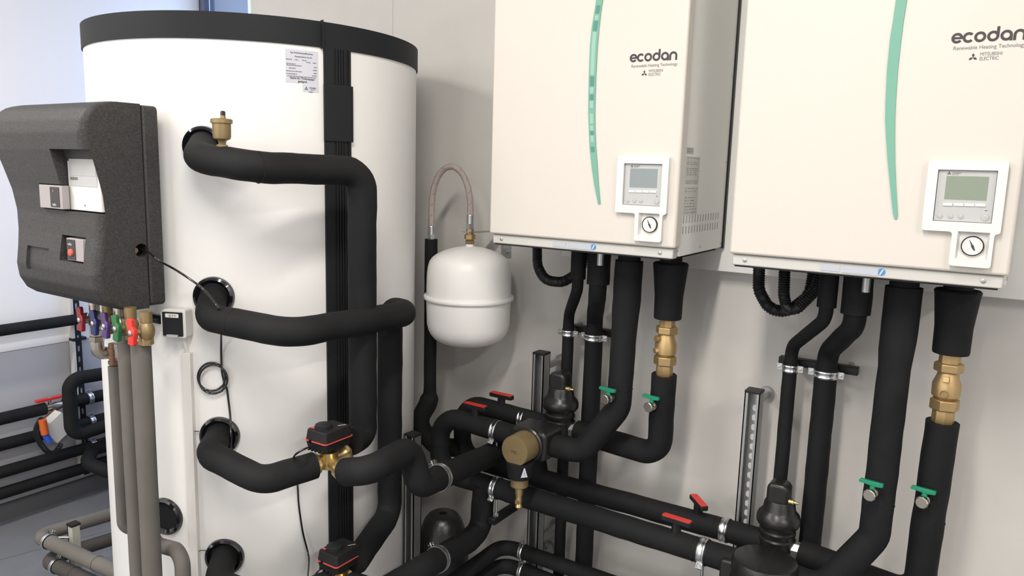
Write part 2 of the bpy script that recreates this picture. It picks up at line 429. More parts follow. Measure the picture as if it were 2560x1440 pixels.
    def fil(pts, r=0.006):
        out = []
        for i, p in enumerate(pts):
            a = V(pts[i-1]); b = V(p); c = V(pts[(i+1) % len(pts)])
            d0 = (a-b).normalized(); d1 = (c-b).normalized()
            for k in range(5):
                s = k/4; out.append(tuple((b+d0*r).lerp(b, s).lerp(b.lerp(b+d1*r, s), s)))
        return out
    poly = fil([(xl, zb), (gl, zb), (gl, gz), (gr, gz), (gr, zb), (xr, zb), (xr, zt), (xl, zt)])
    bz = MB().prism(poly, (bx, 0, z0), X_, Z_, -Y_, 0.012).build('control_bezel', 'bezel', t)
    cx0, cz1 = loc(2346.5, 424, -0.006); cx1, cz0 = loc(2479, 559, -0.006)
    c1 = MB().span((bx+cx0, -0.03, cz0), (bx+cx1, -0.0015, cz1)).build('c', 'bezel')
    gx, gzc = loc(2431, 615, -0.004)
    gw = 0.0225
    c2b = MB()
    a = [c2b.bm.verts.new((bx+gx+sx*gw, -0.0015, gzc+sz*gw)) for sx, sz in ((-1, -1), (1, -1), (1, 1), (-1, 1))]
    b = [c2b.bm.verts.new((bx+gx+sx*(gw+0.0045), -0.014, gzc+sz*(gw+0.0055))) for sx, sz in ((-1, -1), (1, -1), (1, 1), (-1, 1))]
    c2b.bm.faces.new(a); c2b.bm.faces.new(b[::-1])
    for i in range(4): c2b.bm.faces.new([a[i], a[(i+1) % 4], b[(i+1) % 4], b[i]])
    c2 = c2b.build('c', 'bezel')
    cut(bz, c1, c2)
    bv = bz.modifiers.new('bevel', 'BEVEL'); bv.width = 0.0016; bv.segments = 2; bv.limit_method = 'ANGLE'; bv.angle_limit = 0.9
    # controller
    cm = MB().span((bx+cx0+0.0006, -0.0062, cz0+0.0006), (bx+cx1-0.0006, -0.0016, cz1-0.0006)).build('controller', 'module', t, bevel=0.001)
    sx0, sz1 = loc(2367, 439.5, -0.007); sx1, sz0 = loc(2465.6, 501.5, -0.007)
    MB().span((bx+sx0, -0.0068, sz0), (bx+sx1, -0.006, sz1)).build('display_screen', 'screenA' if which == 0 else 'screenB', cm)
    for x0, x1 in ((350, 452), (470, 577), (590, 700), (714, 826)):
        yy = 572+(x0-350)*0.025
        a0, b1 = loc(2280+x0/4.5, 380+yy/4.5, -0.007); a1, b0 = loc(2280+x1/4.5, 380+(yy+36)/4.5, -0.007)
        MB().span((bx+a0, -0.0085, b0), (bx+a1, -0.006, b1)).build('soft_key', 'key', cm, bevel=0.0007)
    for i, (x, y, r) in enumerate(((315, 720, 0.0042), (433, 722, 0.0042), (548, 727, 0.0042), (820, 738, 0.0060))):
        a, b = loc(2280+x/4.5, 380+y/4.5, -0.007)
        k = MB().lathe((bx+a, -0.006, b), -Y_, [(r, 0), (r, 0.001), (r*0.9, 0.0013)], 28).build('round_key', 'module', cm)
        ic = MB().torus((bx+a, -0.0072, b), Y_, r, 0.00035, 28, 6)
        p = (bx+a, -0.0073, b)
        if i == 0:
            for q in range(3): ic.span((p[0]-r*0.5, p[1]-0.0002, b+(q-1)*r*0.4-0.0003), (p[0]+r*0.5, p[1], b+(q-1)*r*0.4+0.0003))
        elif i == 1: ic.torus(p, Y_, r*0.4, 0.0003, 16, 5, 0.6, 5.4, X_)
        elif i == 2:
            ic.tube([(p[0]-r*0.5, p[1], b+r*0.05), (p[0]-r*0.1, p[1], b-r*0.35), (p[0]+r*0.5, p[1], b+r*0.4)], 0.0004, 0, 6)
        else: ic.span((p[0]-r*0.55, p[1]-0.0002, b-r*0.05), (p[0]+r*0.1, p[1], b+r*0.45))
        ic.build('key_marking', 'ring', k)
    a, b = loc(2280+833/4.5, 380+660/4.5, -0.007)
    MB().span((bx+a-0.0022, -0.0067, b-0.0005), (bx+a+0.0022, -0.006, b+0.0005)).build('indicator_window', 'ink', cm)
    a, b = loc(2280+418/4.5, 380+240/4.5, -0.007)
    e = MB(); emblem(e, bx+a, b, 0.0034, -0.0063); e.build('emblem', 'ink', cm)
    text('MITSUBISHI', (bx+a+0.0052, -0.0063, b+0.0001), X_, Z_, 0.0030, 'inkgrey', cm)
    text('ELECTRIC', (bx+a+0.0052, -0.0063, b-0.0024), X_, Z_, 0.0026, 'inkgrey', cm)
    # gauge
    g = MB().lathe((bx+gx, -0.0014, gzc), -Y_, [(0.0190, 0), (0.0190, 0.005), (0.0178, 0.006), (0.0172, 0.004), (0.0, 0.004)], 40).build('pressure_gauge', 'blackm', t)
    MB().lathe((bx+gx, -0.0054, gzc), -Y_, [(0.0171, 0), (0.0171, 0.0004)], 40).build('dial_face', 'bezel', g)
    tk = MB()
    for k in range(13):
        an = math.radians(225-270*k/12); u = V((math.cos(an), 0, math.sin(an)))
        tk.tube([V((bx+gx, -0.0059, gzc))+u*0.0125, V((bx+gx, -0.0059, gzc))+u*0.0148], 0.00025, 0, 4)
    tk.build('tick_marks', 'inkgrey', g)
    an = math.radians(117); u = V((math.cos(an), 0, math.sin(an))); c_ = V((bx+gx, -0.0064, gzc)); n = V((-u.z, 0, u.x))
    MB().prism([(-0.009, -0.0012), (-0.003, -0.0018), (0.0125, -0.0003), (0.0125, 0.0003), (-0.003, 0.0018), (-0.009, 0.0012)], c_, u, n, -Y_, 0.0005).cyl(c_, c_-Y_*0.0015, 0.0022).build('needle', 'ink', g)
    # side: vents and stickers (right flank, seen on the left-hand unit)
    p0 = at(1705, 541, X=0.53); p1 = at(1798, 536, X=0.53); q0 = at(1703, 568, X=0.53); h = abs(at(1704, 560, X=0.53).z-p0.z)
    vs = MB()
    for row, zt_ in enumerate((p0.z, q0.z)):
        for k in range(15):
            y = p0.y+(min(p1.y, 0.35)-p0.y)*k/14
            vs.span((bx+0.5268, y-0.0016, zt_-h), (bx+0.5274, y+0.0016, zt_))
    vs.build('vent_slots', 'inkgrey', t)
    def stick(x0, y0, x1, y1, m='papergrey'):
        a = at(1520+x0/5.144, 360+y0/5.144, X=0.527); b = at(1520+x1/5.144, 360+y1/5.144, X=0.527)
        return (max(a.y, 0.046), b.y, b.z, a.z)
    for (x0, y0, x1, y1), rows, m in (((1005, 40, 1095, 130), 2, 'ring'), ((1003, 155, 1160, 525), 13, 'papergrey'), ((965, 545, 1135, 905), 9, 'papergrey')):
        ya, yb, za, zb_ = stick(x0, y0, x1, y1)
        s_ = MB().span((bx+0.5268, ya, za), (bx+0.5276, yb, zb_)).build('side_label', m, t)
        L = MB()
        for k in range(rows):
            z = zb_-(zb_-za)*(k+0.7)/(rows+0.6)
            if random.random() < 0.15: continue
            yy = ya+(yb-ya)*0.08
            while yy < yb-(yb-ya)*0.15:
                w_ = random.uniform(0.004, 0.012); L.span((bx+0.5276, yy, z-0.0007), (bx+0.5279, min(yy+w_, yb-0.002), z+0.0007)); yy += w_+random.uniform(0.002, 0.012)
        L.build('printed_lines', 'inkgrey', s_)
    return t
boiler(0.0, 'white wall-mounted heat pump unit beside the hanging white vessel, vented grey side showing', 0)
boiler(B2, 'white wall-mounted heat pump unit cut by the right picture edge', 1)

# ================================================================== TANK
def cpt(ang, z, rad=TR): a = math.radians(ang); return V((TC.x+rad*math.cos(a), TC.y+rad*math.sin(a), z))
def shell(mb, a0, a1, z0, z1, r0, r1, n=None):
    n = n or max(2, int(abs(a1-a0)/3))
    for i in range(n):
        A, B = a0+(a1-a0)*i/n, a0+(a1-a0)*(i+1)/n
        q = [cpt(A, z0, r0), cpt(B, z0, r0), cpt(B, z1, r0), cpt(A, z1, r0), cpt(A, z0, r1), cpt(B, z0, r1), cpt(B, z1, r1), cpt(A, z1, r1)]
        v = [mb.bm.verts.new(p) for p in q]
        for f in ((0, 3, 2, 1), (4, 5, 6, 7), (0, 1, 5, 4), (3, 7, 6, 2)): mb.bm.faces.new([v[k] for k in f])
        if i == 0: mb.bm.faces.new([v[0], v[4], v[7], v[3]])
        if i == n-1: mb.bm.faces.new([v[1], v[2], v[6], v[5]])
    bmesh.ops.remove_doubles(mb.bm, verts=mb.bm.verts, dist=1e-6)
    return mb
ZT, ZB = 1.9386, 1.8754
tank = thing('storage_tank', 'tall round white hot water storage tank with a dark top band', 'tank', (TC.x, TC.y, 0))
MB().lathe(TC, Z_, [(TR-0.004, 0.02), (TR-0.002, 0.03), (TR-0.002, ZT-0.03)], 160).build('jacket', 'white', tank)
MB().lathe(TC, Z_, [(TR-0.02, 0), (TR-0.02, 0.03)], 96).build('plinth', 'black', tank)
MB().lathe(TC+Z_*(ZT-0.028), Z_, [(TR-0.004, 0), (TR-0.004, 0.026), (TR-0.03, 0.03), (0, 0.03)], 128).build('top_cover', 'band', tank)
bd = MB(); shell(bd, -180, 180, ZB, ZT, TR-0.0015, TR+0.0022, 150); b_ = bd.build('top_band', 'band', tank)
# joint of the band: raised flap
pz = oncyl(804, 90, TR+0.003); angf = math.degrees(math.atan2(pz.y-TC.y, pz.x-TC.x))
fl = MB(); shell(fl, angf-0.25, angf+0.15, ZB-0.003, ZT+0.002, TR, TR+0.014, 2); fl.build('band_flap', 'band', b_)
def angof(x, y, rad=TR): p = oncyl(x, y, rad); return math.degrees(math.atan2(p.y-TC.y, p.x-TC.x)), p.z
a0s, _ = angof(812, 300, TR+0.004); a1s, _ = angof(878, 300, TR+0.004)
ss = MB(); shell(ss, a0s, a1s, 0.05, ZB+0.001, TR-0.003, TR+0.004); strip = ss.build('seam_strip', 'blackm', tank)
for k, (f0, f1, dr) in enumerate(((0.0, 0.33, 0.006), (0.40, 0.46, 0.0075), (0.50, 0.56, 0.0075), (0.60, 0.66, 0.0075), (0.70, 0.76, 0.0075), (0.88, 0.93, 0.0085))):
    r_ = MB(); shell(r_, a0s+(a1s-a0s)*f0, a0s+(a1s-a0s)*f1, 0.05, ZB, TR+0.003, TR+dr, 2); r_.build('strip_rib', 'band', strip)
zc0 = oncyl(850, 354, TR+0.01).z; zc1 = oncyl(850, 213, TR+0.01).z
cc = MB(); shell(cc, a0s-0.3, a1s+0.3, zc0, zc1, TR+0.002, TR+0.0105); cc.build('strip_cover', 'band', strip, bevel=0.0008)
# stickers
def psticker(x0, y0, x1, y1, name='sticker'):
    A, zt_ = angof(x0, y0); B, zb_ = angof(x1, y1); s = MB(); shell(s, A, B, zb_, zt_, TR-0.0025, TR-0.0013); return s.build(name, 'paper', tank), A, B, zb_, zt_
s1, A, B, zb_, zt_ = psticker(713, 121, 797, 212)
ctr = (A+B)/2
def ttext(s, ang, z, size, m, par, bold=0.0, sx=1.0, align='CENTER'):
    a = math.radians(ang); n = V((math.cos(a), math.sin(a), 0)); u = V((-math.sin(a), math.cos(a), 0))
    return text(s, cpt(ang, z, TR-0.0009), u, Z_, size, m, par, sx=sx, align=align, bold=bold)
hh = zt_-zb_; Wd = math.radians(B-A)*TR
ln = MB()
lines = [(0.10, 0.02, 0.12), (0.10, 0.17, 0.85), (0.155, 0.17, 0.33), (0.20, 0.17, 0.93), (0.29, 0.02, 0.2), (0.29, 0.27, 0.38), (0.29, 0.5, 0.63), (0.34, 0.62, 0.76), (0.34, 0.83, 0.93), (0.42, 0.03, 0.3), (0.465, 0.03, 0.48), (0.47, 0.86, 0.96), (0.55, 0.1, 0.3), (0.56, 0.83, 0.96), (0.64, 0.02, 0.48), (0.65, 0.85, 0.95), (0.72, 0.02, 0.34), (0.73, 0.8, 0.95), (0.79, 0.05, 0.92)]
for fy, x0, x1 in lines[4:]:
    x = x0
    while x < x1:
        wd = min(random.uniform(0.02, 0.06), x1-x)
        shell(ln, A+(B-A)*x, A+(B-A)*(x+wd), zt_-hh*(fy+0.028), zt_-hh*fy, TR-0.0014, TR-0.001, 1); x += wd+0.012
ln.build('printed_lines', 'inkgrey', s1)
ttext('Type: Multifunktionspufferspeicher', ctr-0.2, zt_-hh*0.115, hh*0.062, 'ink', s1, sx=0.82)
ttext('Mitsubishi Electric, Art.-Nr.', ctr+0.4, zt_-hh*0.225, hh*0.058, 'ink', s1, sx=0.85)
ttext('Nicht für Trinkwasser', ctr, zt_-hh*0.885, hh*0.085, 'ink', s1, 0.00005)
ttext('geeignet', ctr, zt_-hh*0.97, hh*0.085, 'ink', s1, 0.00005)
s2, A2, B2_, zb2, zt2 = psticker(757, 210, 797.5, 232)
ttext('MITSUBISHI', (A2+B2_)/2+0.6, zt2-0.0095, 0.0042, 'ink', s2, sx=0.8)
ttext('ELECTRIC', (A2+B2_)/2+0.6, zt2-0.0135, 0.0034, 'inkgrey', s2, sx=0.8)
ttext('1000034', (A2+B2_)/2, zt2-0.0195, 0.0042, 'inkgrey', s2, sx=0.8)
em = MB()
ac = math.radians(A2+(B2_-A2)*0.22); oo = cpt(math.degrees(ac), zt2-0.0105, TR-0.0012); uu = V((-math.sin(ac), math.cos(ac), 0)); nn = V((math.cos(ac), math.sin(ac), 0))
for a in (90, 210, 330):
    a = math.radians(a); d = (math.cos(a), math.sin(a)); n = (-d[1], d[0]); s_ = 0.0052
    em.prism([(0, 0), (d[0]*s_*0.5+n[0]*s_*0.28, d[1]*s_*0.5+n[1]*s_*0.28), (d[0]*s_, d[1]*s_), (d[0]*s_*0.5-n[0]*s_*0.28, d[1]*s_*0.5-n[1]*s_*0.28)], oo, uu, Z_, nn, 0.0005)
em.build('emblem', 'ink', s2)
# black port rosettes
ROS = []
for (x, y, r_) in ((507, 366, 0.0505), (534, 742, 0.052), (549, 1090, 0.052), (561, 1393, 0.052), (414, 1291, 0.052)):
    p = oncyl(x, y); n = V((p.x-TC.x, p.y-TC.y, 0)).normalized(); ROS.append((p, n))
    MB().lathe(p-n*0.012, n, [(r_, 0), (r_, 0.012), (r_-0.002, 0.018), (r_-0.008, 0.021), (r_-0.013, 0.017), (r_-0.016, 0.0145), (r_-0.016, 0.0)], 48).build('port_rosette', 'gloss', tank)
    MB().lathe(p-n*0.012, n, [(r_-0.0165, 0.002), (r_-0.0165, 0.0130)], 40).build('port_plug', 'foam', tank)
# cable trunk down the tank, with socket box
A, _ = angof(461, 1000, TR+0.010); B, _ = angof(481, 1000, TR+0.010)
ztk = oncyl(470, 880).z
d_ = MB(); shell(d_, A, B, 0.05, ztk, TR-0.0015, TR+0.015, 2)
tag(d_.build('cable_duct', 'bezel', None, bevel=0.001), 'slim white vertical cable duct running down the front of the white tank', 'cable duct')
pb = oncyl(434, 809, TR+0.03); bn = V((pb.x-TC.x, pb.y-TC.y, 0)).normalized(); bn = (bn+(CAM-pb).to_3d().normalized()*V((1, 1, 0)).length*0.0).normalized()
bu = V((-bn.y, bn.x, 0))
sk = thing('socket_box', 'small white-framed surface socket with grey lid on the tank', 'socket', pb-Z_*0.04)
Rm = Matrix((bu, bn, Z_)).transposed()
MB().prism(rrect(-0.0335, 0.0335, -0.0365, 0.0365, 0.006), pb-bn*0.03, bu, Z_, bn, 0.032).build('socket_frame', 'bezel', sk, bevel=0.0015)
lid = MB().prism(rrect(-0.027, 0.027, -0.031, 0.030, 0.002), pb+bn*0.002, bu, Z_, bn, 0.004).build('socket_lid', 'band', sk, bevel=0.0008)
MB().prism(rrect(-0.015, 0.015, -0.033, -0.027, 0.002), pb+bn*0.004, bu, Z_, bn, 0.006).build('lid_grip', 'ring', lid)
tg = MB().prism(rrect(-0.018, 0.018, 0.0165, 0.0265, 0.0015), pb+bn*0.006, bu, Z_, bn, 0.0006).build('name_tag', 'bezel', lid)
text('42 F 9', pb+bn*0.0068-bu*0.0085+Z_*0.0188, bu, Z_, 0.0075, 'ink', tg)
MB().tube([pb-bn*0.015-Z_*0.036+bu*0.018, pb-bn*0.015-Z_*0.052+bu*0.02, cpt((A+B)/2, ztk-0.003, TR+0.006)], 0.0045, 0.01, 12).build('cable_stub', 'bezel', sk)

# ================================================================== helpers for plumbing
def pipe(label, pts, r, fillet=0.055, m='foam', name='insulated_pipe', cat='pipe', wob=FOAM_W, seams=(), **kw):
    mb = MB().tube(pts, r, fillet, wob=wob, **kw)
    o = mb.build(name, m)
    tag(o, label, cat)
    for p, d, rr in seams:      # glued joints of the foam
        MB().torus(p, d, rr-0.0002, 0.0008, 36, 6).build('foam_joint', 'hole' if m == 'foam' else 'foamdark', o)
    return o
def clamp(c, axis, R, label, bolt=Z_, side=None, wdt=0.018, group='zinc pipe clamps', stud=None, two=False):
    c = V(c); ax = V(axis).normalized(); b = V(bolt); b = (b-ax*b.dot(ax)).normalized(); s = ax.cross(b)
    t = thing('pipe_clamp', label, 'clamp', c-Z_*R, group)
    mb = MB(); n = 48
    prof = [(R-0.0005, -wdt/2), (R+0.0018, -wdt/2), (R+0.0026, -wdt/2+0.003), (R+0.0018, -wdt/4), (R+0.0012, 0), (R+0.0018, wdt/4), (R+0.0026, wdt/2-0.003), (R+0.0018, wdt/2), (R-0.0005, wdt/2)]
    rings = []
    for i in range(n):
        a = 2*PI*i/n; d = math.cos(a)*b+math.sin(a)*s
        rings.append([mb.bm.verts.new(c+d*q[0]+ax*q[1]) for q in prof])
    for i in range(n):
        A_, B__ = rings[i], rings[(i+1) % n]
        for k in range(len(prof)): mb.bm.faces.new([A_[k], A_[(k+1) % len(prof)], B__[(k+1) % len(prof)], B__[k]])
    mb.build('band', 'zinc', t)
    MB().lathe(c, ax, [(R+0.0006, -wdt/2-0.003), (R+0.0006, wdt/2+0.003)], 40).build('rubber_liner', 'black', t)
    for sg in ((1, -1) if two else (1,)):
        e = c+b*sg*(R+0.006)
        Rr = Matrix((s, b, ax)).transposed()
        MB().box(e+b*sg*0.001, (0.0035, 0.016, wdt), Rr).build('clamp_ear', 'zinc', t, bevel=0.0008)
        MB().cyl(e-s*0.014+b*sg*0.002, e+s*0.008+b*sg*0.002, 0.0022, seg=10).hexa(e+s*0.004+b*sg*0.002, e+s*0.009+b*sg*0.002, 0.0058).build('clamp_bolt', 'nickel', t)
    if stud:
        a_, b2_ = stud; MB().cyl(a_, b2_, 0.004, seg=12).build('clamp_stud', 'zinc', t)
    return t

# ---------------------------------------------------------------- pipe A (top loop), B, C, D on the tank
def rosout(i, d, dz=0.0): p, n = ROS[i]; return p+n*d+Z_*dz
RA = 0.036
zA = 1.575
A_pts = [rosout(0, -0.005, 0.0), atd(497, 400, 1.76), atd(640, 418, 1.68), at(905, 428, X=-0.182), V((-0.184, -0.303, 0.885)), V((-0.168, -0.36, 0.885))]
A_pts[1].z += 0.005; A_pts[0].z = A_pts[1].z+0.030
aA = A_pts[3]; A_pts[4] = V((aA.x, aA.y, 0.885)); A_pts[5] = V((aA.x+0.012, aA.y-0.055, 0.885))
pipe('thick black insulated pipe from the top tank port, turning down past the dark seam', A_pts, RA, [0, 0.06, 0.06, 0.05, 0.05, 0], seams=[(A_pts[2].lerp(A_pts[3], 0.02), (A_pts[3]-A_pts[2]), RA)])
# automatic air vent
vb = at(556, 376, Y=A_pts[1].lerp(A_pts[2], 0.4).y)
vt = thing('air_vent', 'brass automatic air vent standing on the topmost black pipe', 'air vent', vb)
z = vb+Z_*0.0
MB().lathe(z-Z_*0.012, Z_, [(0.009, 0), (0.009, 0.012), (0.0125, 0.013), (0.0125, 0.024), (0.008, 0.026), (0.009, 0.032), (0.0125, 0.036)], 6).build('hex_base', 'brassdull', vt)
MB().lathe(z+Z_*0.022, Z_, [(0.010, 0), (0.0185, 0.004), (0.0200, 0.010), (0.0205, 0.038), (0.0240, 0.039), (0.0240, 0.047), (0.021, 0.049), (0.008, 0.050)], 40).build('vent_body', 'brassdull', vt)
MB().lathe(z+Z_*0.071+X_*0.006, Z_, [(0.0065, 0), (0.0055, 0.006), (0.0055, 0.007)], 16).build('cap_seat', 'brassdull', vt)
MB().lathe(z+Z_*0.077+X_*0.006, Z_, [(0.0052, 0), (0.0056, 0.002), (0.0056, 0.009), (0.0040, 0.011)], 16).build('vent_cap', 'gloss', vt)

bcorner = atd(728, 835, 1.72)
b_end = at(1018, 783, X=-0.150)
BV = V((-0.238, -0.135, 0))
B_pts = [rosout(1, -0.005), atd(520, 795, 1.84), bcorner, b_end, V((BV.x, BV.y+0.03, b_end.z+0.0)), V((BV.x, BV.y, b_end.z-0.06)), V((BV.x, BV.y, 0.60)), V((-0.20, -0.25, 0.552)), V((-0.155, -0.335, 0.548))]
B_pts = [rosout(1, -0.005), atd(520, 793, 1.84), bcorner, b_end, V((BV.x, b_end.y+0.03, b_end.z)), V((BV.x, b_end.y+0.03, 0.585)), V((-0.165, -0.345, 0.552))]
pipe('thick black insulated pipe from the second tank port, bent at mid length', B_pts, 0.0345, [0, 0.055, 0.07, 0.045, 0.04, 0.05, 0], seams=[(B_pts[1].lerp(B_pts[2], 0.35), B_pts[2]-B_pts[1], 0.0345)])
V1 = atd(822, 1152, 1.87)
ccorner = atd(655, 1203, 1.76)
C_pts = [rosout(2, -0.005, 0.0), atd(522, 1135, 1.86), ccorner, V1.lerp(ccorner, 0.23)]
pipe('thick black insulated pipe from the third tank port to the upper mixing valve', C_pts, 0.0335, [0, 0.06, 0.045, 0])
V2 = atd(848, 1447, 1.97)
dvz = V2-V1
D_pts = [rosout(3, -0.005), atd(541, 1455, 1.93), ccorner+dvz, V2.lerp(ccorner+dvz, 0.17)]
pipe('short black insulated pipe from the lowest tank port leaving the picture bottom', D_pts, 0.0335, [0, 0.06, 0, 0])

# mixing valves with actuators
def mixer(p, label):
    t = thing('mixing_valve', label, 'valve', p-Z_*0.035, 'motorised mixing valves on the tank pipes')
    body = MB()
    for d, L in ((-Y_*0.96-X_*0.25, 0.040), (X_*0.97-Y_*0.2-Z_*0.06, 0.068), (Y_*0.98-X_*0.1+Z_*0.04, 0.06)):
        body.lathe(p, d, [(0.013, 0), (0.015, L*0.35), (0.023, L*0.72), (0.027, L*0.78), (0.0275, L), (0.02, L)], 8, 0.3)
    body.lathe(p-Z_*0.02, Z_, [(0.0, 0), (0.018, 0.002), (0.022, 0.02), (0.024, 0.046)], 28)
    body.build('valve_body', 'brassgold', t, angle=50)
    q = p+Z_*0.030+Y_*0.002
    MB().lathe(q, Z_, [(0.022, 0), (0.025, 0.004), (0.025, 0.012), (0.021, 0.016)], 32).build('mounting_collar', 'gloss', t)
    def slab(z0, z1, i0, i1):
        mb = MB(); sx, sy = 0.037, 0.047
        a = [mb.bm.verts.new(q+V((x*(1-i0), y*(1-i0), z0))) for x, y in rrect(-sx, sx, -sy, sy, 0.008)]
        b = [mb.bm.verts.new(q+V((x*(1-i1), y*(1-i1), z1))) for x, y in rrect(-sx, sx, -sy, sy, 0.008)]
        mb.bm.faces.new(a); mb.bm.faces.new(b[::-1])
        for i in range(len(a)): mb.bm.faces.new([a[i], a[(i+1) % len(a)], b[(i+1) % len(b)], b[i]])
        return mb
    low = slab(0.010, 0.030, 0.10, 0.02)
    for k in range(5):
        low.span(q+V((-0.03+k*0.012, -0.044, 0.004)), q+V((-0.025+k*0.012, -0.036, 0.012)))
    ac = low.build('actuator_base', 'blackm', t, bevel=0.001)
    slab(0.0300, 0.0325, -0.015, -0.015).build('red_line', 'redline', t)
    slab(0.0325, 0.058, 0.02, 0.10).build('actuator_cover', 'blackm', t, bevel=0.0015)
    MB().lathe(q+Z_*0.057+V((-0.006, -0.012, 0)), Z_, [(0.021, 0), (0.0205, 0.009), (0.018, 0.011), (0, 0.0115)], 36).build('position_knob', 'band', t)
    MB().box(q+V((-0.024, -0.030, 0.059)), (0.010, 0.005, 0.003)).build('pointer', 'redline', t)
    MB().tube([q+V((0.012, 0.018, 0.0582)), q+V((0.022, 0.036, 0.0582))], 0.0009, 0, 6).build('cover_mark', 'ring', t)
    MB().lathe(q+V((-0.0150, -0.0475, 0.031)), -Y_, [(0.0045, -0.002), (0.004, 0.002)], 14).build('cover_screw', 'gloss', t)
    return t
mixer(V1, 'upper of two black motor actuators with red line on a brass mixing valve')
mixer(V2, 'lower of two black motor actuators with red line, at the picture bottom')

# pipe E (upper) and F (lower): valve -> S bend -> manifold
e0 = V1+V((0.074, -0.014, -0.006)); e1 = atd(905, 1172, 1.87); e2 = atd(1020, 1122, 1.99); e3 = atd(1052, 1207, 2.03); e3b = atd(1048, 1205, 2.02)
E_z = 0.762
e1 = at(925, 1176, Y=V1.y-0.020); e2 = at(1024, 1122, Y=-0.285); e3 = at(1049, 1216, Y=-0.262); e4 = at(1245, 1128, Y=0.17); e5 = V((0.02, 0.25, 0.70)); e6 = V((0.035, 0.25, 0.632))
pipe('black insulated pipe in an S bend right of the upper mixing valve', [e0, e1, e2, e3, e4, e5, e6], 0.034, [0, 0.05, 0.042, 0.042, 0.04, 0.03, 0])
f1 = V((V2.x+0.085, V2.y, V2.z-0.01)); f2 = V((f1.x+0.03, f1.y+0.10, f1.z)); F_z = 0.468
fa_ = at(1050, 1428, X=-0.045)
F_end = V((-0.088, 0.13, 0.0))
fA = at(1065, 1415, Y=-0.20); fB = at(1172, 1352, Y=0.05)
FX = [V2+V((0.04, 0, -0.004)), V((fA.x-0.02, V2.y+0.01, V2.z-0.005)), fA, fB, V((-0.095, 0.13, 0.475)), V((-0.088, 0.13, 0.622))]
pipe('black insulated pipe rising from the picture bottom and turning up to the lower header', FX, 0.0345, [0, 0.04, 0.05, 0.05, 0.045, 0])

# ---------------------------------------------------------------- manifold rows
def clampAt(x, y, Yp, R, label, **k):
    p = at(x, y, Y=Yp); return p
z1f, z1r, z2f, z2r = 0.802, 0.812, 0.622, 0.632
YF, YR = 0.13, 0.25
RR = 0.0325
# upper left front: pipe from filter goes left, down, and into the lower header
pipe('black insulated pipe left of the brass filter, arching down to the lower header', [(0.045, YF, z1f), (-0.262, YF, z1f+0.008), (-0.262, YF, z2f), (0.0, YF, z2f)], 0.031, [0, 0.075, 0.07, 0], seams=[((-0.165, YF, z1f+0.005), X_, 0.0315), ((-0.262, YF, 0.715), Z_, 0.0315)])
pipe('rear black insulated pipe arching down behind the front one', [(0.085, YR, z1r), (-0.262, YR, z1r+0.012), (-0.262, YR, z2r), (0.03, YR, z2r)], 0.029, [0, 0.075, 0.07, 0])
pipe('long black insulated header pipe in front, running to the round filter housing', [(0.001, YF, z2f), (0.30, YF, z2f-0.001), (B2+0.055, YF, z2f-0.004)], RR, 0.0, seams=[((0.03, YF, z2f), X_, RR-0.001), ((0.585, YF, z2f-0.003), X_, RR)])
pipe('long black insulated header pipe behind, running to the lower air separator', [(0.031, YR, z2r), (B2+0.085, YR, z2r+0.003)], 0.0305, 0.0, seams=[((0.60, YR, z2r+0.003), X_, 0.0305)])

def tee_handle(x, y, zpipe, r, label, yaw=0.0, hz=0.055):
    t = thing('tee_handle', label, 'handle', (x, y, zpipe+r), 'red topped tee handles on the pipes')
    z0 = zpipe+r-0.006; zt_ = zpipe+r+0.025
    MB().lathe((x, y, z0), Z_, [(0.0135, 0), (0.0125, 0.012), (0.0125, zt_-z0)], 8, 0.39).build('stem', 'black', t)
    R = Matrix.Rotation(yaw, 3, 'Z')
    u = R @ X_; v = R @ Y_
    def bar(z, sc, d, nm, m):
        sc *= 1.18
        pts = [(-0.036*sc, -0.006*sc), (-0.033*sc, -0.0095*sc), (0.033*sc, -0.0095*sc), (0.036*sc, -0.006*sc), (0.036*sc, 0.006*sc), (0.033*sc, 0.0095*sc), (-0.033*sc, 0.0095*sc), (-0.036*sc, 0.006*sc)]
        return MB().prism(pts, (x, y, z), u, v, Z_, d).build(nm, m, t, bevel=0.0012)
    bar(zt_-0.001, 1.0, 0.012, 'grip', 'black'); bar(zt_+0.011, 0.93, 0.002, 'red_inlay', 'red')
tee_handle(-0.126, YF, z1f, 0.031, 'red topped black tee handle on the front upper pipe')
tee_handle(-0.110, YR, z1r, 0.029, 'red topped black tee handle on the rear upper pipe')
p = at(1692, 1300, Y=YF); tee_handle(p.x, YF, z2f, RR-0.002, 'red topped black tee handle on the front long header pipe', yaw=-0.05)
p = at(1745, 1280, Y=YR); tee_handle(p.x, YR, z2r, 0.0305, 'red topped black tee handle turned crosswise on the rear header pipe', yaw=-0.85)

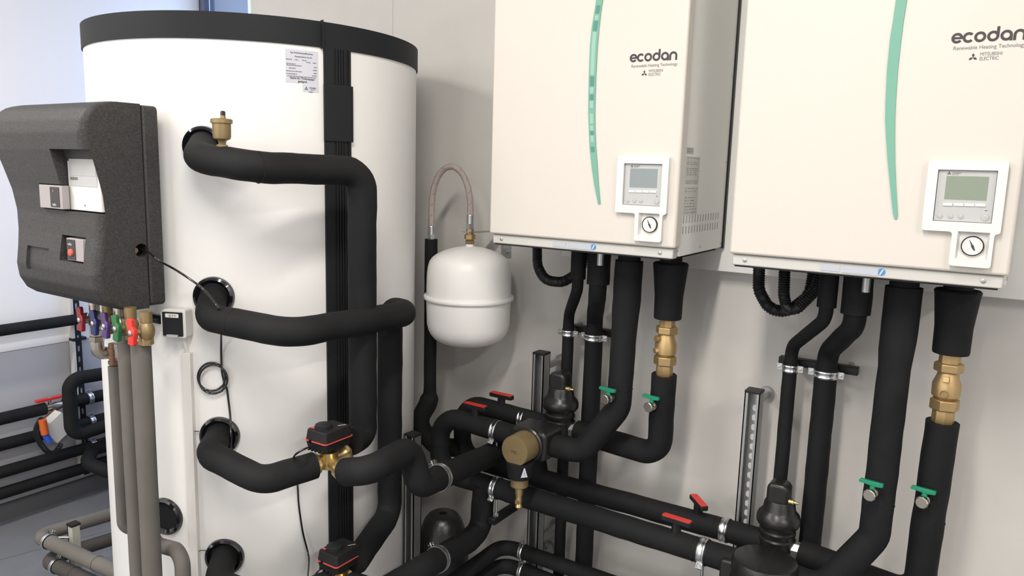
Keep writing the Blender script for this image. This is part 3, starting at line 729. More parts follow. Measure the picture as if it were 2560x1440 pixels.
# ---------------------------------------------------------------- air separators
def separator(bx, zr, label):
    x = bx+0.105; c = V((x, YR, zr))
    t = thing('air_separator', label, 'air separator', c-Z_*0.035, 'black moulded air separators')
    MB().lathe(c-Z_*0.034, Z_, [(0.034, 0), (0.045, 0.012), (0.047, 0.035), (0.045, 0.048), (0.046, 0.052), (0.0465, 0.058), (0.0425, 0.062), (0.0425, 0.068), (0.0455, 0.072), (0.0455, 0.078), (0.0415, 0.082), (0.0415, 0.090),
        (0.050, 0.094), (0.0545, 0.102), (0.0545, 0.114), (0.051, 0.124), (0.044, 0.131), (0.0405, 0.138), (0.0385, 0.152), (0.034, 0.162), (0.0, 0.164)], 56).build('separator_shell', 'eppshiny', t)
    h = c+Z_*0.112
    MB().prism(rrect(-0.029, 0.026, 0, 0.064, 0.018, 6), h+Y_*0.026-X_*0.002, X_, Z_, -Y_, 0.052).build('vent_hood', 'eppshiny', t, bevel=0.009, seg=4)
    q = at(1413, 968, Y=YR-0.012) if bx == 0 else at(1966, 1249, Y=YR-0.012)
    q = V((x+0.022, YR-0.012, q.z-0.003))
    MB().lathe(q, X_, [(0.0065, 0), (0.0065, 0.010), (0.0072, 0.0105), (0.0072, 0.014), (0.0035, 0.015), (0.0035, 0.024), (0.0025, 0.026)], 16).build('bleed_screw', 'brassgold', t)
    MB().lathe(c-X_*0.060, X_, [(0.024, 0), (0.024, 0.12)], 8, 0.4).build('side_nuts', 'galv', t)
separator(0.0, z1r, 'shiny black bell-shaped air separator left of the two green levers, upper one')
separator(B2, z2r, 'shiny black bell-shaped air separator near the picture bottom, lower one')

# ---------------------------------------------------------------- filters
fx = 0.098
fc = V((fx, YF, z1f+0.008))
t = thing('magnetic_filter', 'brass dirt filter with drain valve in a black moulded shell', 'filter', fc-Z_*0.15)
sh = MB().prism(rrect(-0.062, 0.060, -0.046, 0.044, 0.018, 6), fc+Y_*0.044, X_, Z_, -Y_, 0.098).build('moulded_shell', 'eppshiny', t, bevel=0.010, seg=3)
MB().lathe(fc-Y_*0.050, -Y_, [(0.051, 0), (0.052, 0.010), (0.048, 0.014)], 48).build('shell_collar', 'eppshiny', t)
cap0 = fc-Y_*0.058
MB().lathe(cap0, -Y_, [(0.0455, 0), (0.0455, 0.004), (0.0435, 0.005), (0.0430, 0.063), (0.0415, 0.066), (0, 0.067)], 56).build('brass_cap', 'brassdull', t)
o_ = cap0-Y_*0.0675
text('MG', o_+V((-0.009, 0, -0.006)), X_, Z_, 0.012, 'foamdark', t)
dn = cap0-Y_*0.034-Z_*0.0
MB().lathe(dn-Z_*0.086, Z_, [(0.032, 0), (0.034, 0.006), (0.0375, 0.036), (0.0405, 0.050)], 48).build('holder_clip', 'blackm', t)
MB().lathe(dn-Z_*0.117, Z_, [(0.010, 0), (0.022, 0.003), (0.0255, 0.006), (0.0255, 0.036)], 40).build('lower_body', 'brassdull', t)
MB().lathe(dn-Z_*0.182, Z_, [(0.004, 0), (0.0085, 0.003), (0.0105, 0.008), (0.0085, 0.014), (0.0075, 0.017), (0.009, 0.020), (0.009, 0.034), (0.0085, 0.038), (0.0115, 0.046), (0.0125, 0.066)], 20).build('drain_valve', 'brassgold', t)
MB().box(dn-Z_*0.158-Y_*0.009, (0.010, 0.006, 0.012)).build('drain_screw', 'brassgold', t)
nq = (X_*0.78-Y_*0.62).normalized(); uq = V((-nq.y, nq.x, 0))
lab_o = dn-Z_*0.058+nq*0.0378
tr = MB().prism([(-0.010, -0.014), (0.010, -0.014), (0.0, 0.017)], lab_o, uq, Z_, nq, 0.0008).build('warning_triangle', 'paper', t)
text('!', lab_o+nq*0.001-uq*0.0015-Z_*0.009, uq, Z_, 0.014, 'ink', tr)

# lower right: round insulated filter housing
hc = at(1878, 1372, Y=YF-0.01)
t = thing('filter_housing', 'large round black moulded filter housing at the bottom right', 'filter', (B2+0.125, YF-0.02, 0.44))
hx = B2+0.112; hy = YF-0.02; hz = 0.662
HB = MB().lathe((hx, hy, hz-0.23), Z_, [(0.060, 0), (0.073, 0.02), (0.0775, 0.12), (0.0775, 0.150), (0.081, 0.156), (0.081, 0.172), (0.0785, 0.180), (0.0795, 0.186), (0.0795, 0.214), (0.074, 0.226), (0.066, 0.230), (0, 0.230)], 72).build('housing_shell', 'eppshiny', t)
MB().prism([(-0.0006, -0.0775), (0.0006, -0.0775), (0.0006, 0), (0.010, 0.012), (0.010, 0.070), (0.0088, 0.070), (0.0088, 0.0125), (-0.0006, 0.001)], (hx, hy, hz-0.0004), X_, Y_, Z_, 0.0008).build('parting_line', 'hole', HB)
MB().span((hx-0.0008, hy-0.0815, hz-0.22), (hx+0.0008, hy-0.0775, hz-0.02)).build('parting_line', 'hole', HB)
MB().prism(rrect(-0.02, 0.028, -0.12, 0.024, 0.012), (hx+0.078, hy+0.028, hz-0.045), X_, Z_, -Y_, 0.05).build('side_lug', 'eppshiny', t, bevel=0.006, seg=3)
MB().prism(rrect(-0.03, 0.02, -0.12, 0.024, 0.012), (hx-0.075, hy+0.028, hz-0.050), X_, Z_, -Y_, 0.05).build('side_lug', 'eppshiny', t, bevel=0.006, seg=3)

# ---------------------------------------------------------------- boiler pipes 3 and 4, brass valves, green levers
def flow_pipes(bx, zf, zr, who, zbr_top, zbr_bot, zbend, zr_pipe, end_f, end_r, zfe):
    x3, y3 = bx+0.343, 0.155; x4, y4 = bx+0.4445, 0.205
    n_ = who
    top3 = 1.352; 
    def rf3(s):    # fatter glued sleeve at the top
        return 0.0375 if s < 0.13 else (0.0345+0.003*max(0, (0.17-s)/0.04) if s < 0.17 else 0.0338)
    P3 = [V((x3, y3+0.01, top3)), V((x3-0.004, y3, zbend)), V((bx+0.243, YF+0.003, zfe)), V((end_f, YF, zf))]
    pipe('black insulated pipe with green lever tap, third drop below the %s box' % n_, P3, 0.0338, [0, 0.05, 0.06, 0], rf=rf3, seams=[(P3[0].lerp(P3[1], 0.86), P3[1]-P3[0], 0.0342)])
    tag(MB().cyl((x3, y3+0.01, top3), (x3, y3+0.01, 1.40), 0.030).build('pipe_collar', 'foam'), 'short dark pipe collar above the third drop of the %s box' % n_, 'pipe')
    # pipe 4: tapered sleeve, brass valve, elbow pipe
    tag(MB().lathe((x4, y4, zbr_top), Z_, [(0.0355, 0), (0.0368, 0.004), (0.0375, 0.06), (0.0445, 0.13), (0.0465, 1.352-zbr_top-0.004), (0.0435, 1.352-zbr_top), (0.024, 1.352-zbr_top)], 40).build('insulation_sleeve', 'foam'), 'flared black foam sleeve above the brass valve of the %s box' % n_, 'pipe insulation')
    tag(MB().cyl((x4, y4, 1.3525), (x4, y4, 1.40), 0.029).build('pipe_collar', 'foam'), 'short dark pipe collar above the flared sleeve of the %s box' % n_, 'pipe')
    H = zbr_top-zbr_bot
    vt = thing('brass_valve', 'brass check valve between foam sleeves below the %s box' % n_, 'valve', (x4, y4, zbr_bot), 'brass check valves')
    c = V((x4, y4, zbr_bot)); k = H
    MB().lathe(c-Z_*0.004, Z_, [(0.020, 0), (0.0235, 0.006), (0.0225, k*0.20), (0.021, k*0.25)], 8, 0.2).build('lower_union', 'brass', vt)
    MB().lathe(c+Z_*k*0.18, Z_, [(0.027, 0), (0.0305, 0.003), (0.0305, k*0.15), (0.027, k*0.165)], 6, 0.3).build('lower_nut', 'brass', vt, bevel=0.001)
    MB().lathe(c+Z_*k*0.34, Z_, [(0.020, 0), (0.0285, k*0.05), (0.029, k*0.22), (0.0225, k*0.33), (0.020, k*0.40)], 36).build('valve_body', 'brass', vt)
    MB().lathe(c+Z_*k*0.73, Z_, [(0.026, 0), (0.0300, 0.003), (0.0300, k*0.12), (0.026, k*0.14)], 6, 0.1).build('upper_nut', 'brass', vt, bevel=0.001)
    MB().lathe(c+Z_*k*0.85, Z_, [(0.0215, 0), (0.0215, k*0.15+0.006)], 8, 0.1).build('upper_union', 'brass', vt)
    dd = V((-0.55, -0.83, 0)) if bx == 0 else V((-0.05, -1, 0)); dd.normalize()
    MB().lathe(c+Z_*k*0.63+dd*0.012, dd+Z_*0.25, [(0.009, 0), (0.009, 0.020), (0.008, 0.023)], 8 if bx == 0 else 4).build('test_plug', 'brass', vt)
    MB().lathe(c+Z_*k*0.46+dd*0.014, dd-Z_*0.1, [(0.0085, 0), (0.0085, 0.019), (0.007, 0.022)], 8).build('test_plug', 'brass', vt)
    P4 = [V((x4, y4, zbr_bot)), V((x4-0.006, y4+0.012, zr_pipe+0.11)), V((x4-0.008, y4+0.025, zr_pipe)), V((end_r, YR, zr))]
    pipe('black insulated pipe with green lever tap, below the brass valve of the %s box' % n_, P4, 0.0338, [0, 0.05, 0.075, 0], seams=[(P4[0].lerp(P4[1], 0.72), P4[1]-P4[0], 0.0342)])
    return P3, P4
za_ = at(1667, 797, Y=0.2).z; zb_ = at(1658, 938, Y=0.2).z
P3a, P4a = flow_pipes(0.0, z1f, z1r, 'left', za_, zb_, 0.945, z1r-0.004, 0.150, 0.165, z1f)
za2 = at(2375, 884, Y=0.2).z; zb2 = at(2350, 1055, Y=0.2).z
P3b, P4b = flow_pipes(B2, z2f, z2r, 'right', za2, zb2, 0.768, z2r-0.02, B2+0.17, B2+0.165, z2f-0.01)

def lever(x, y, z, rp, label):
    """green tee lever on a plated drain tap whose cap faces the room"""
    t = thing('drain_tap', label, 'tap', (x, y, z), 'green lever drain taps')
    d = V((-0.20, -0.98, 0)).normalized()
    b = V((x, y, z+0.008))+d*(rp-0.006)
    MB().lathe(b, d, [(0.0085, 0), (0.0085, 0.012), (0.0115, 0.013), (0.0115, 0.018), (0.0085, 0.019), (0.0095, 0.026), (0.0085, 0.032)], 18).build('tap_body', 'nickel', t)
    c = b+d*0.030
    MB().lathe(c, d, [(0.011, 0), (0.0138, 0.001), (0.0138, 0.009), (0.012, 0.0105), (0, 0.0105)], 10).build('tap_cap', 'nickel', t, angle=20)
    s = b+d*0.022
    MB().lathe(s+Z_*0.008, Z_, [(0.0062, 0), (0.0055, 0.014)], 12).build('lever_stem', 'green', t)
    R = Matrix.Rotation(math.radians(-8), 3, 'Z')
    h = MB().prism([(-0.026, 0.0), (-0.026, 0.0045), (-0.024, 0.0075), (0.024, 0.0075), (0.024, -0.001), (0.010, -0.003), (-0.006, -0.002)], s+Z_*0.022+(R @ Y_)*0.004-X_*0.002, R @ X_, Z_, -(R @ Y_), 0.010)
    h.build('lever', 'green', t, bevel=0.001)
def onp(x, y, P, i): # height on pipe vertical through pixel
    q = at(x, y, Y=P[i].y); return q.z
z_ = at(1545, 985, Y=0.13).z; lever(P3a[1].x, P3a[1].y, z_-0.018, 0.034, 'green tee lever tap on the third drop of the left box')
z_ = at(1635, 1010, Y=0.16).z; lever(P4a[1].x, P4a[1].y, z_-0.018, 0.034, 'green tee lever tap on the pipe under the left brass valve')
z_ = at(2190, 1222, Y=0.13).z; lever(P3b[1].x, P3b[1].y, z_-0.012, 0.034, 'green tee lever tap on the third drop of the right box')
z_ = at(2315, 1252, Y=0.16).z; lever(P4b[1].x, P4b[1].y, z_-0.012, 0.034, 'green tee lever tap on the pipe under the right brass valve')

# ---------------------------------------------------------------- refrigerant pipes, clips and hoses below each box
def drops(bx, who):
    for k, (xt, xb, rs, rp, rl, zs) in enumerate(((0.186, 0.088, 0.0215, 0.0162, 0.0178, 1.286), (0.249, 0.176, 0.032, 0.0245, 0.0275, 1.278))):
        nm = 'thin' if k == 0 else 'thicker'
        yt, yb = 0.175, 0.312
        zc = 1.098
        tag(MB().tube([(bx+xt, yt, zs), (bx+xt, yt, 1.384)], rs, 0, wob=FOAM_W).build('insulation_sleeve', 'foam'), 'black foam sleeve of the %s drop pipe under the %s box' % (nm, who), 'pipe insulation')
        pipe('%s black insulated drop pipe behind, with offset, below the %s box' % (nm, who), [(bx+xt, yt, zs+0.02), (bx+xt, yt, zs-0.030), (bx+xb+0.002, yb-0.004, zc+0.055), (bx+xb, yb, zc), (bx+xb, yb, 0.01)], rp, [0, 0.05, 0.05, 0, 0],
             rf=lambda s, a=rp, b=rl: a if s < 0.27 else b)
        clamp((bx+xb, yb, zc-0.004), Z_, rl+0.0005, 'zinc clamp round the %s drop pipe of the %s box' % (nm, who), bolt=X_, wdt=0.018, two=True, group='zinc clamps on the drop pipes')
    t = thing('support_bar', 'short black support bar holding the clamped drop pipes of the %s box' % who, 'bracket', (bx+0.16, 0.375, 1.06), 'black support bars')
    MB().span((bx+0.05, 0.345, 1.092), (bx+0.245, 0.372, 1.112)).build('bar', 'black', t, bevel=0.002)
    for x in (0.09, 0.178): MB().cyl((bx+x, 0.335, 1.10), (bx+x, 0.348, 1.10), 0.008).build('stud_nut', 'galv', t)
    for x in (0.075, 0.22): MB().cyl((bx+x, 0.37, 1.102), (bx+x, WY+0.003, 1.102), 0.007).build('wall_stud', 'galv', t)
drops(0.0, 'left'); drops(B2, 'right')
def corr(r): return lambda s: r+0.0012*math.sin(s*2*PI/0.006)
def hose(label, pts, r=0.0145):
    mb = MB().tube(pts, r, 0.05, seg=20, step=0.0015, rf=corr(r)); tag(mb.build('corrugated_hose', 'black', angle=60), label, 'hose', None)
hose('black corrugated hose looping below the left corner of the left box', [(0.012, 0.235, 1.386), (0.016, 0.235, 1.30), (0.050, 0.225, 1.262), (0.110, 0.225, 1.262), (0.165, 0.235, 1.30), (0.17, 0.235, 1.384)])
hose('black corrugated hose looping below the left corner of the right box', [(B2+0.008, 0.235, 1.386), (B2+0.012, 0.235, 1.30), (B2+0.045, 0.225, 1.255), (B2+0.09, 0.225, 1.255), (B2+0.135, 0.24, 1.30), (B2+0.14, 0.245, 1.384)])
hose('second black corrugated hose from the right box, crossing in front of the first', [(B2+0.078, 0.20, 1.386), (B2+0.082, 0.20, 1.30), (B2+0.093, 0.195, 1.268), (B2+0.115, 0.195, 1.268), (B2+0.150, 0.215, 1.315), (B2+0.165, 0.222, 1.384)], 0.0135)

# ---------------------------------------------------------------- pipe clamps on the manifold
STUD = lambda p, L: (p-Z_*0.03, p-Z_*L)
def ys(p, d): return V((p.x, p.y+d, p.z))
zc = V((-0.045, YF, z1f)); clamp(zc, X_, 0.0318, 'zinc clamp on the front upper pipe left of the brass filter', bolt=-Y_*0.8-Z_*0.6, stud=(zc-Z_*0.03, zc-Z_*0.075))
zc = V((-0.025, YR, z1r)); clamp(zc, X_, 0.0298, 'zinc clamp on the rear upper pipe behind the filter', bolt=Y_, stud=None)
zc = V((-0.040, YF, z2f)); clamp(zc, X_, 0.0322, 'zinc clamp at the left end of the front header pipe', bolt=-Y_*0.8-Z_*0.6, stud=(zc-Z_*0.03, zc-Z_*0.085))
zc = V((B2-0.048, YF, z2f-0.004)); clamp(zc, X_, RR+0.001, 'zinc clamp left of the round black filter housing', bolt=-Y_*0.8-Z_*0.6, stud=(zc-Z_*0.03, zc-Z_*0.12))
zc = V((B2-0.030, YR, z2r+0.003)); clamp(zc, X_, 0.0315, 'zinc clamp on the rear header left of the lower air separator', bolt=Y_)
zc = e3.lerp(e4, 0.22); clamp(zc, e4-e3, 0.0348, 'zinc clamp on the slanting pipe right of the S bend', bolt=Z_-X_*0.6)
tt = 0.12; zc = fA.lerp(fB, 0.25); clamp(zc, fB-fA, 0.0352, 'zinc clamp on the lowest thick pipe at the picture bottom', bolt=Z_-X_*0.6)
# small support arm ends under the header clamps
for x, zz, lab in ((-0.040, z2f-0.088, 'small black rail end under the left header clamp'), (-0.045, z1f-0.078, 'small black rail end under the upper filter clamp')):
    t = thing('support_rail', lab, 'bracket', (x, 0.2, zz-0.012))
    MB().span((x-0.012, 0.105, zz-0.022), (x+0.012, 0.30, zz-0.002)).build('arm', 'black', t, bevel=0.002)
    MB().hexa((x, YF, zz-0.002), (x, YF, zz+0.006), 0.009).build('lock_nut', 'galv', t)

# ---------------------------------------------------------------- strut rails
def rail(x, y, ztop, zbot, label, slots=False, stand=None, w_=0.040):
    t = thing('strut_rail', label, 'rail', (x, y, zbot), 'galvanised strut rails')
    h = w_/2; q = 0.003
    m = 'galv'
    mb = MB()   # C profile opening towards the room
    mb.span((x-h, y-h, zbot), (x-h+q, y+h, ztop)).span((x+h-q, y-h, zbot), (x+h, y+h, ztop)).span((x-h, y+h-q, zbot), (x+h, y+h, ztop))
    mb.span((x-h, y-h, zbot), (x-h+0.009, y-h+q, ztop)).span((x+h-0.009, y-h, zbot), (x+h, y-h+q, ztop))
    mb.build('channel', m, t)
    if slots:
        s = MB(); z = zbot+0.02
        while z < ztop-0.03:
            s.prism(rrect(-0.006, 0.006, 0, 0.017, 0.0055, 4), (x, y+h-q-0.0006, z), X_, Z_, -Y_, 0.0005); z += 0.027
        s.build('slots', 'board', t)
    else: MB().span((x-h+0.009, y+h-q-0.001, zbot), (x+h-0.009, y+h-q-0.0004, ztop)).build('channel_back', 'hole', t)
    MB().span((x-h-0.001, y-h-0.001, ztop-0.001), (x+h+0.001, y+h+0.001, ztop+0.006)).build('end_cap', 'black', t, bevel=0.0015)
    if stand:
        for zz in stand:
            MB().cyl((x, y+h, zz), (x, WY+0.002, zz), 0.011, seg=20).build('standoff', 'galv', t)
            MB().cyl((x, WY-0.010, zz), (x, WY, zz), 0.021, seg=28).build('standoff_foot', 'galv', t)
rail(0.012, 0.285, 1.022, 0.0, 'galvanised strut rail behind the upper air separator', stand=[0.975, 0.40])
rail(B2+0.010, 0.285, 1.022, 0.0, 'galvanised strut rail with slots behind the lower air separator', slots=True, stand=[0.985, 0.45])
rp_ = at(1033, 1092, Y=0.03); rail(rp_.x, 0.03, rp_.z+0.006, 0.0, 'short galvanised strut rail beside the white tank', w_=0.038)

# ---------------------------------------------------------------- expansion vessel
VC = at(1172, 742, Y=0.262); VX, VYY, VZ = VC.x, 0.262, VC.z
k = (VC-CAM).dot(fw)/F_PX; vr = 109*k*0.985
t = thing('expansion_vessel', 'white round expansion vessel hanging under a braided hose', 'expansion vessel', (VX, VYY, VZ-0.16))
zt_ = at(1172, 616, Y=0.262).z-VZ; zb_ = at(1172, 862, Y=0.262).z-VZ
MB().lathe((VX, VYY, VZ), Z_, [(0, zb_), (vr*0.3, zb_+0.002), (vr*0.56, zb_+0.008), (vr*0.70, zb_+0.015), (vr*0.80, zb_+0.024), (vr*0.88, zb_+0.037), (vr*0.93, zb_+0.051), (vr*0.965, zb_+0.070), (vr*0.985, -0.02), (vr*0.985, -0.004)], 72).build('lower_shell', 'white', t, angle=60)
MB().lathe((VX, VYY, VZ), Z_, [(vr*0.985, 0.004), (vr*0.985, 0.03), (vr*0.975, zt_-0.085), (vr*0.955, zt_-0.065), (vr*0.92, zt_-0.049), (vr*0.86, zt_-0.037), (vr*0.78, zt_-0.028), (vr*0.66, zt_-0.019), (vr*0.5, zt_-0.0105), (vr*0.32, zt_-0.0035), (vr*0.1, zt_+0.001), (vr*0.095, zt_+0.008), (0.01, zt_+0.008)], 72).build('upper_shell', 'white', t, angle=60)
MB().lathe((VX, VYY, VZ), Z_, [(vr-0.002, -0.007), (vr+0.004, -0.007), (vr+0.0065, -0.004), (vr+0.0065, 0.004), (vr+0.004, 0.007), (vr-0.002, 0.007)], 72).build('crimp_ring', 'white', t, angle=60)
MB().lathe((VX, VYY, VZ+zb_-0.006), Z_, [(0.006, 0), (0.006, 0.008)], 12).build('air_valve_cap', 'black', t)
zf_ = VZ+zt_+0.007
MB().lathe((VX, VYY, zf_), Z_, [(0.0135, 0), (0.0155, 0.002), (0.0155, 0.012), (0.0125, 0.013), (0.0125, 0.017)], 6).build('connector_nut', 'brassdull', t)
MB().lathe((VX, VYY, zf_+0.017), Z_, [(0.018, 0), (0.018, 0.014), (0.012, 0.015), (0.012, 0.032)], 6, 0.4).build('union_nut', 'brass', t)
zh = zf_+0.049
# braided hose
hx0 = at(1078, 600, Y=VYY).x
apex = at(1122, 410, Y=VYY).z-0.008; midx = (VX+hx0)/2
pts = []
za0 = zh+0.052; zb0 = at(1077, 590, Y=VYY).z
for i in range(25):
    a = PI*i/24; pts.append(V((midx+(VX-midx)*math.cos(a), VYY, max(za0, 1.42)+(apex-max(za0, 1.42))*math.sin(a)**0.9)))
pts = [V((VX, VYY, zh+0.040))]+pts+[V((hx0, VYY, zb0+0.015))]
hs = thing('braided_hose', 'steel braided hose with red tracer arching over the white vessel', 'hose', (hx0, VYY, zb0-0.02))
MB().tube(pts, 0.0098, 0.02, seg=20, step=0.01).build('braid', 'braid', hs)
# red tracer dashes wound round the braid
tr = MB(); L = 0; prev = pts[0]; seglist = []
for i in range(1, len(pts)):
    n_ = max(1, int((pts[i]-prev).length/0.004))
    for q in range(n_): seglist.append((prev.lerp(pts[i], q/n_), (pts[i]-prev).normalized()))
    prev = pts[i]
for i in range(0, len(seglist)-3):
    p, d = seglist[i]; p2, d2 = seglist[i+1]
    for ph in (0, PI):
        a = i*0.42+ph
        if (i//2) % 2: continue
        u = Y_; v = d.cross(u).normalized(); u2 = Y_; v2 = d2.cross(u2).normalized()
        tr.tube([p+0.0099*(math.cos(a)*u+math.sin(a)*v), p2+0.0099*(math.cos(a+0.42)*u2+math.sin(a+0.42)*v2)], 0.0008, 0, 5)
tr.build('red_tracer', 'inkred', hs)
for x, z0_, s in ((VX, zh, 1), (hx0, zb0-0.012, 1)):
    MB().lathe((x, VYY, z0_), Z_, [(0.0135, 0), (0.0135, 0.018), (0.010, 0.019)], 6).build('hose_nut', 'zinc', hs)
    MB().lathe((x, VYY, z0_+0.018), Z_, [(0.0112, 0), (0.0112, 0.024), (0.0120, 0.025), (0.0112, 0.027)], 20).build('ferrule', 'zinc', hs)
# bracket holding the vessel
pw = at(1266, 628, Y=WY-0.004)
t = thing('vessel_bracket', 'zinc angle bracket bolted to the wall behind the vessel', 'bracket', (pw.x, WY, pw.z-0.03))
zz = zf_+0.038
MB().prism([(VX-0.02, VYY-0.018), (VX+0.01, VYY-0.018), (pw.x+0.02, WY), (pw.x-0.028, WY), (VX-0.02, VYY+0.02)], (0, 0, zz), X_, Y_, Z_, 0.003).build('arm', 'zinc', t)
MB().prism([(-0.028, zz-pw.z), (-0.028, zz-pw.z-0.01), (-0.020, -0.022), (0.018, -0.022), (0.018, zz-pw.z)], (pw.x, WY, pw.z), X_, Z_, -Y_, 0.003).build('wall_plate', 'zinc', t)
MB().hexa(pw-Y_*0.008, pw+Y_*0.004, 0.009).build('wall_bolt', 'galv', t)
# black pipe below the hose
pt = at(1077, 608, Y=VYY)
bp = [V((hx0, VYY, zb0-0.010)), V((hx0-0.002, VYY+0.004, 0.79)), V((hx0+0.012, 0.18, 0.735)), V((-0.33, 0.20, 0.665)), V((-0.27, YR, 0.66))]
LB = zb0-0.83
tag(MB().tube(bp, 0.0215, [0, 0.05, 0.06, 0.06, 0], wob=FOAM_W, rf=lambda s: 0.0213 if s < LB else min(0.031, 0.0213+(s-LB)*0.6)).build('insulated_pipe', 'foam'), 'slim black insulated pipe dropping behind the white vessel', 'pipe')

# ---------------------------------------------------------------- black dome, lower corner pipes
dz = at(1108, 1283, Y=0.16)
t = thing('pump_housing', 'black moulded dome behind the short strut rail', 'housing', (dz.x, 0.16, 0))
MB().lathe((dz.x, 0.16, 0), Z_, [(0.075, 0), (0.082, 0.02), (0.086, dz.z-0.11), (0.080, dz.z-0.075), (0.062, dz.z-0.022), (0.050, dz.z-0.006), (0.040, dz.z), (0.013, dz.z), (0.012, dz.z-0.02), (0, dz.z-0.02)], 56).build('dome_shell', 'eppshiny', t)
c1 = at(1258, 1362, Y=0.245); r1_ = at(1600, 1446, Y=0.27)
pipe('slim dark insulated pipe bending at the floor corner, upper of two', [V((c1.x, -0.75, c1.z)), c1, V((3.2, 0.245, c1.z))], 0.0235, [0, 0.05, 0], m='foam')
c2 = at(1254, 1408, Y=0.245)
pipe('slim dark insulated pipe bending at the floor corner, lower of two', [V((c2.x, -0.75, c2.z)), c2, V((3.2, 0.245, c2.z))], 0.0235, [0, 0.05, 0], m='foam')
for zz, lab in ((c1.z, 'zinc clamp on the upper slim pipe near the floor'), (c2.z, 'zinc clamp on the lower slim pipe near the floor')):
    clamp((c1.x+0.075, 0.245, zz), X_, 0.0240, lab, bolt=Z_-Y_*0.3, wdt=0.014, group='zinc clamps on the slim floor pipes')
pk = at(1372, 1366, Y=WY)
tag(MB().lathe(pk+Y_*0.002, -Y_, [(0.022, 0), (0.022, 0.012), (0.018, 0.016), (0.005, 0.018), (0.004, 0.05)], 28).build('wall_standoff', 'galv'), 'round metal wall standoff near the floor behind the slim pipes', 'standoff')

# ================================================================== PUMP STATION (foam box on the tank)
XR, XLft = -0.563, -0.992; ZT2, ZB2 = 1.712, 1.224; YB = -0.598
# silhouette of the wavy front: z -> y
prof = [(1.224, -0.690), (1.232, -0.722), (1.250, -0.748), (1.280, -0.764), (1.315, -0.768), (1.36, -0.762), (1.40, -0.755), (1.45, -0.751), (1.50, -0.755), (1.55, -0.766), (1.60, -0.778), (1.64, -0.783), (1.668, -0.778), (1.690, -0.764), (1.704, -0.744), (1.712, -0.71)]
def wave(z):
    if z <= prof[0][0]: return prof[0][1]
    for (a, ya), (b, yb) in zip(prof, prof[1:]):
        if z <= b: return ya+(yb-ya)*(z-a)/(b-a)
    return prof[-1][1]
st = thing('pump_station', 'speckled charcoal foam box with wavy front mounted on the tank', 'pump station', ((XR+XLft)/2, YB, ZB2))
def locf(x, y, Yp=-0.76): p = at(x, y, Y=Yp); return p.x, p.z
# recesses measured on the photo: (x0, x1, z0, z1, depth)
C1 = lambda x, y: (x/2.117, 220+y/2.117)
rec = []
for (x0, y0, x1, y1, d, Yp) in ((312, 325, 508, 668, 0.030, -0.757), (212, 505, 350, 650, 0.012, -0.757), (318, 778, 452, 930, 0.030, -0.760), (128, 832, 262, 978, 0.007, -0.764)):
    a = locf(*C1(x0, y0), Yp); b = locf(*C1(x1, y1), Yp); rec.append((a[0], b[0], b[1], a[1], d))
xs = [XLft+(XR-XLft)*i/60 for i in range(61)]; zs_ = [ZB2+(ZT2-ZB2)*i/90 for i in range(91)]
for a, b, c, d, e in rec:
    xs += [a-0.0006, a+0.0006, b-0.0006, b+0.0006]; zs_ += [c-0.0006, c+0.0006, d-0.0006, d+0.0006]
for q in (0.002, 0.005, 0.009, 0.014): xs += [XLft+q, XR-q]
xs = sorted(set(xs)); zs_ = sorted(set(zs_))
YS = -0.640     # split between the shells
mb = MB(); grid = []
for z in zs_:
    row = []
    for x in xs:
        y = wave(z)
        e = min(x-XLft, XR-x); rr = 0.018
        if e < rr: y += rr-math.sqrt(max(0, rr*rr-(rr-e)**2))
        for a, b, c, d, dp in rec:
            if a <= x <= b and c <= z <= d: y += dp
        kk = 1-0.42*min(1, max(0, (1.60-z)/0.24)); xx = x if x > -0.87 else -0.87+(x+0.87)*kk
        row.append(mb.bm.verts.new((xx, min(y, YS-0.01), z)))
    grid.append(row)
for i in range(len(zs_)-1):
    for j in range(len(xs)-1): mb.bm.faces.new([grid[i][j], grid[i][j+1], grid[i+1][j+1], grid[i+1][j]])
back = {}
def bk(v):
    k = v
    if k not in back: back[k] = mb.bm.verts.new((v.co.x, YS, v.co.z))
    return back[k]
border = grid[0]+[r[-1] for r in grid[1:]]+grid[-1][-2::-1]+[r[0] for r in grid[-2:0:-1]]
for i in range(len(border)):
    a, b = border[i], border[(i+1) % len(border)]; mb.bm.faces.new([a, b, bk(b), bk(a)])
mb.bm.faces.new([bk(v) for v in border])
fs = mb.build('front_shell', 'epp', st, angle=50)
bs = MB().prism(rrect(XLft+0.056, XR+0.003, ZB2+0.004, ZT2-0.002, 0.012, 5), (0, YB, 0), X_, Z_, -Y_, abs(YS+0.0035-YB)).build('back_shell', 'epp', st, bevel=0.004)
ph = at(354, 626, X=XR)
cutter = MB().cyl((XR-0.03, ph.y, ph.z), (XR+0.01, ph.y, ph.z), 0.0165, seg=24).build('c', 'hole')
cutter.data.materials.clear(); cutter.data.materials.append(M['epp'])
cut(fs, cutter)
MB().cyl((XR-0.031, ph.y, ph.z), (XR-0.027, ph.y, ph.z), 0.016).build('cable_port', 'hole', st)
MB().lathe((XR-0.022, ph.y-0.012, ph.z), X_, [(0.007, 0), (0.007, 0.016)], 12).build('port_bolt', 'brassdull', st)
MB().span((XLft+0.058, YS-0.0005, ZB2+0.006), (XR-0.001, YS+0.004, ZT2-0.004)).build('shell_joint', 'hole', st)
q = at(297, 265, X=XR-0.004); MB().lathe((XR-0.006, q.y-0.004, ZT2-0.012), X_+Z_, [(0.003, 0), (0.002, 0.004)], 10).build('red_dot', 'orange', st)
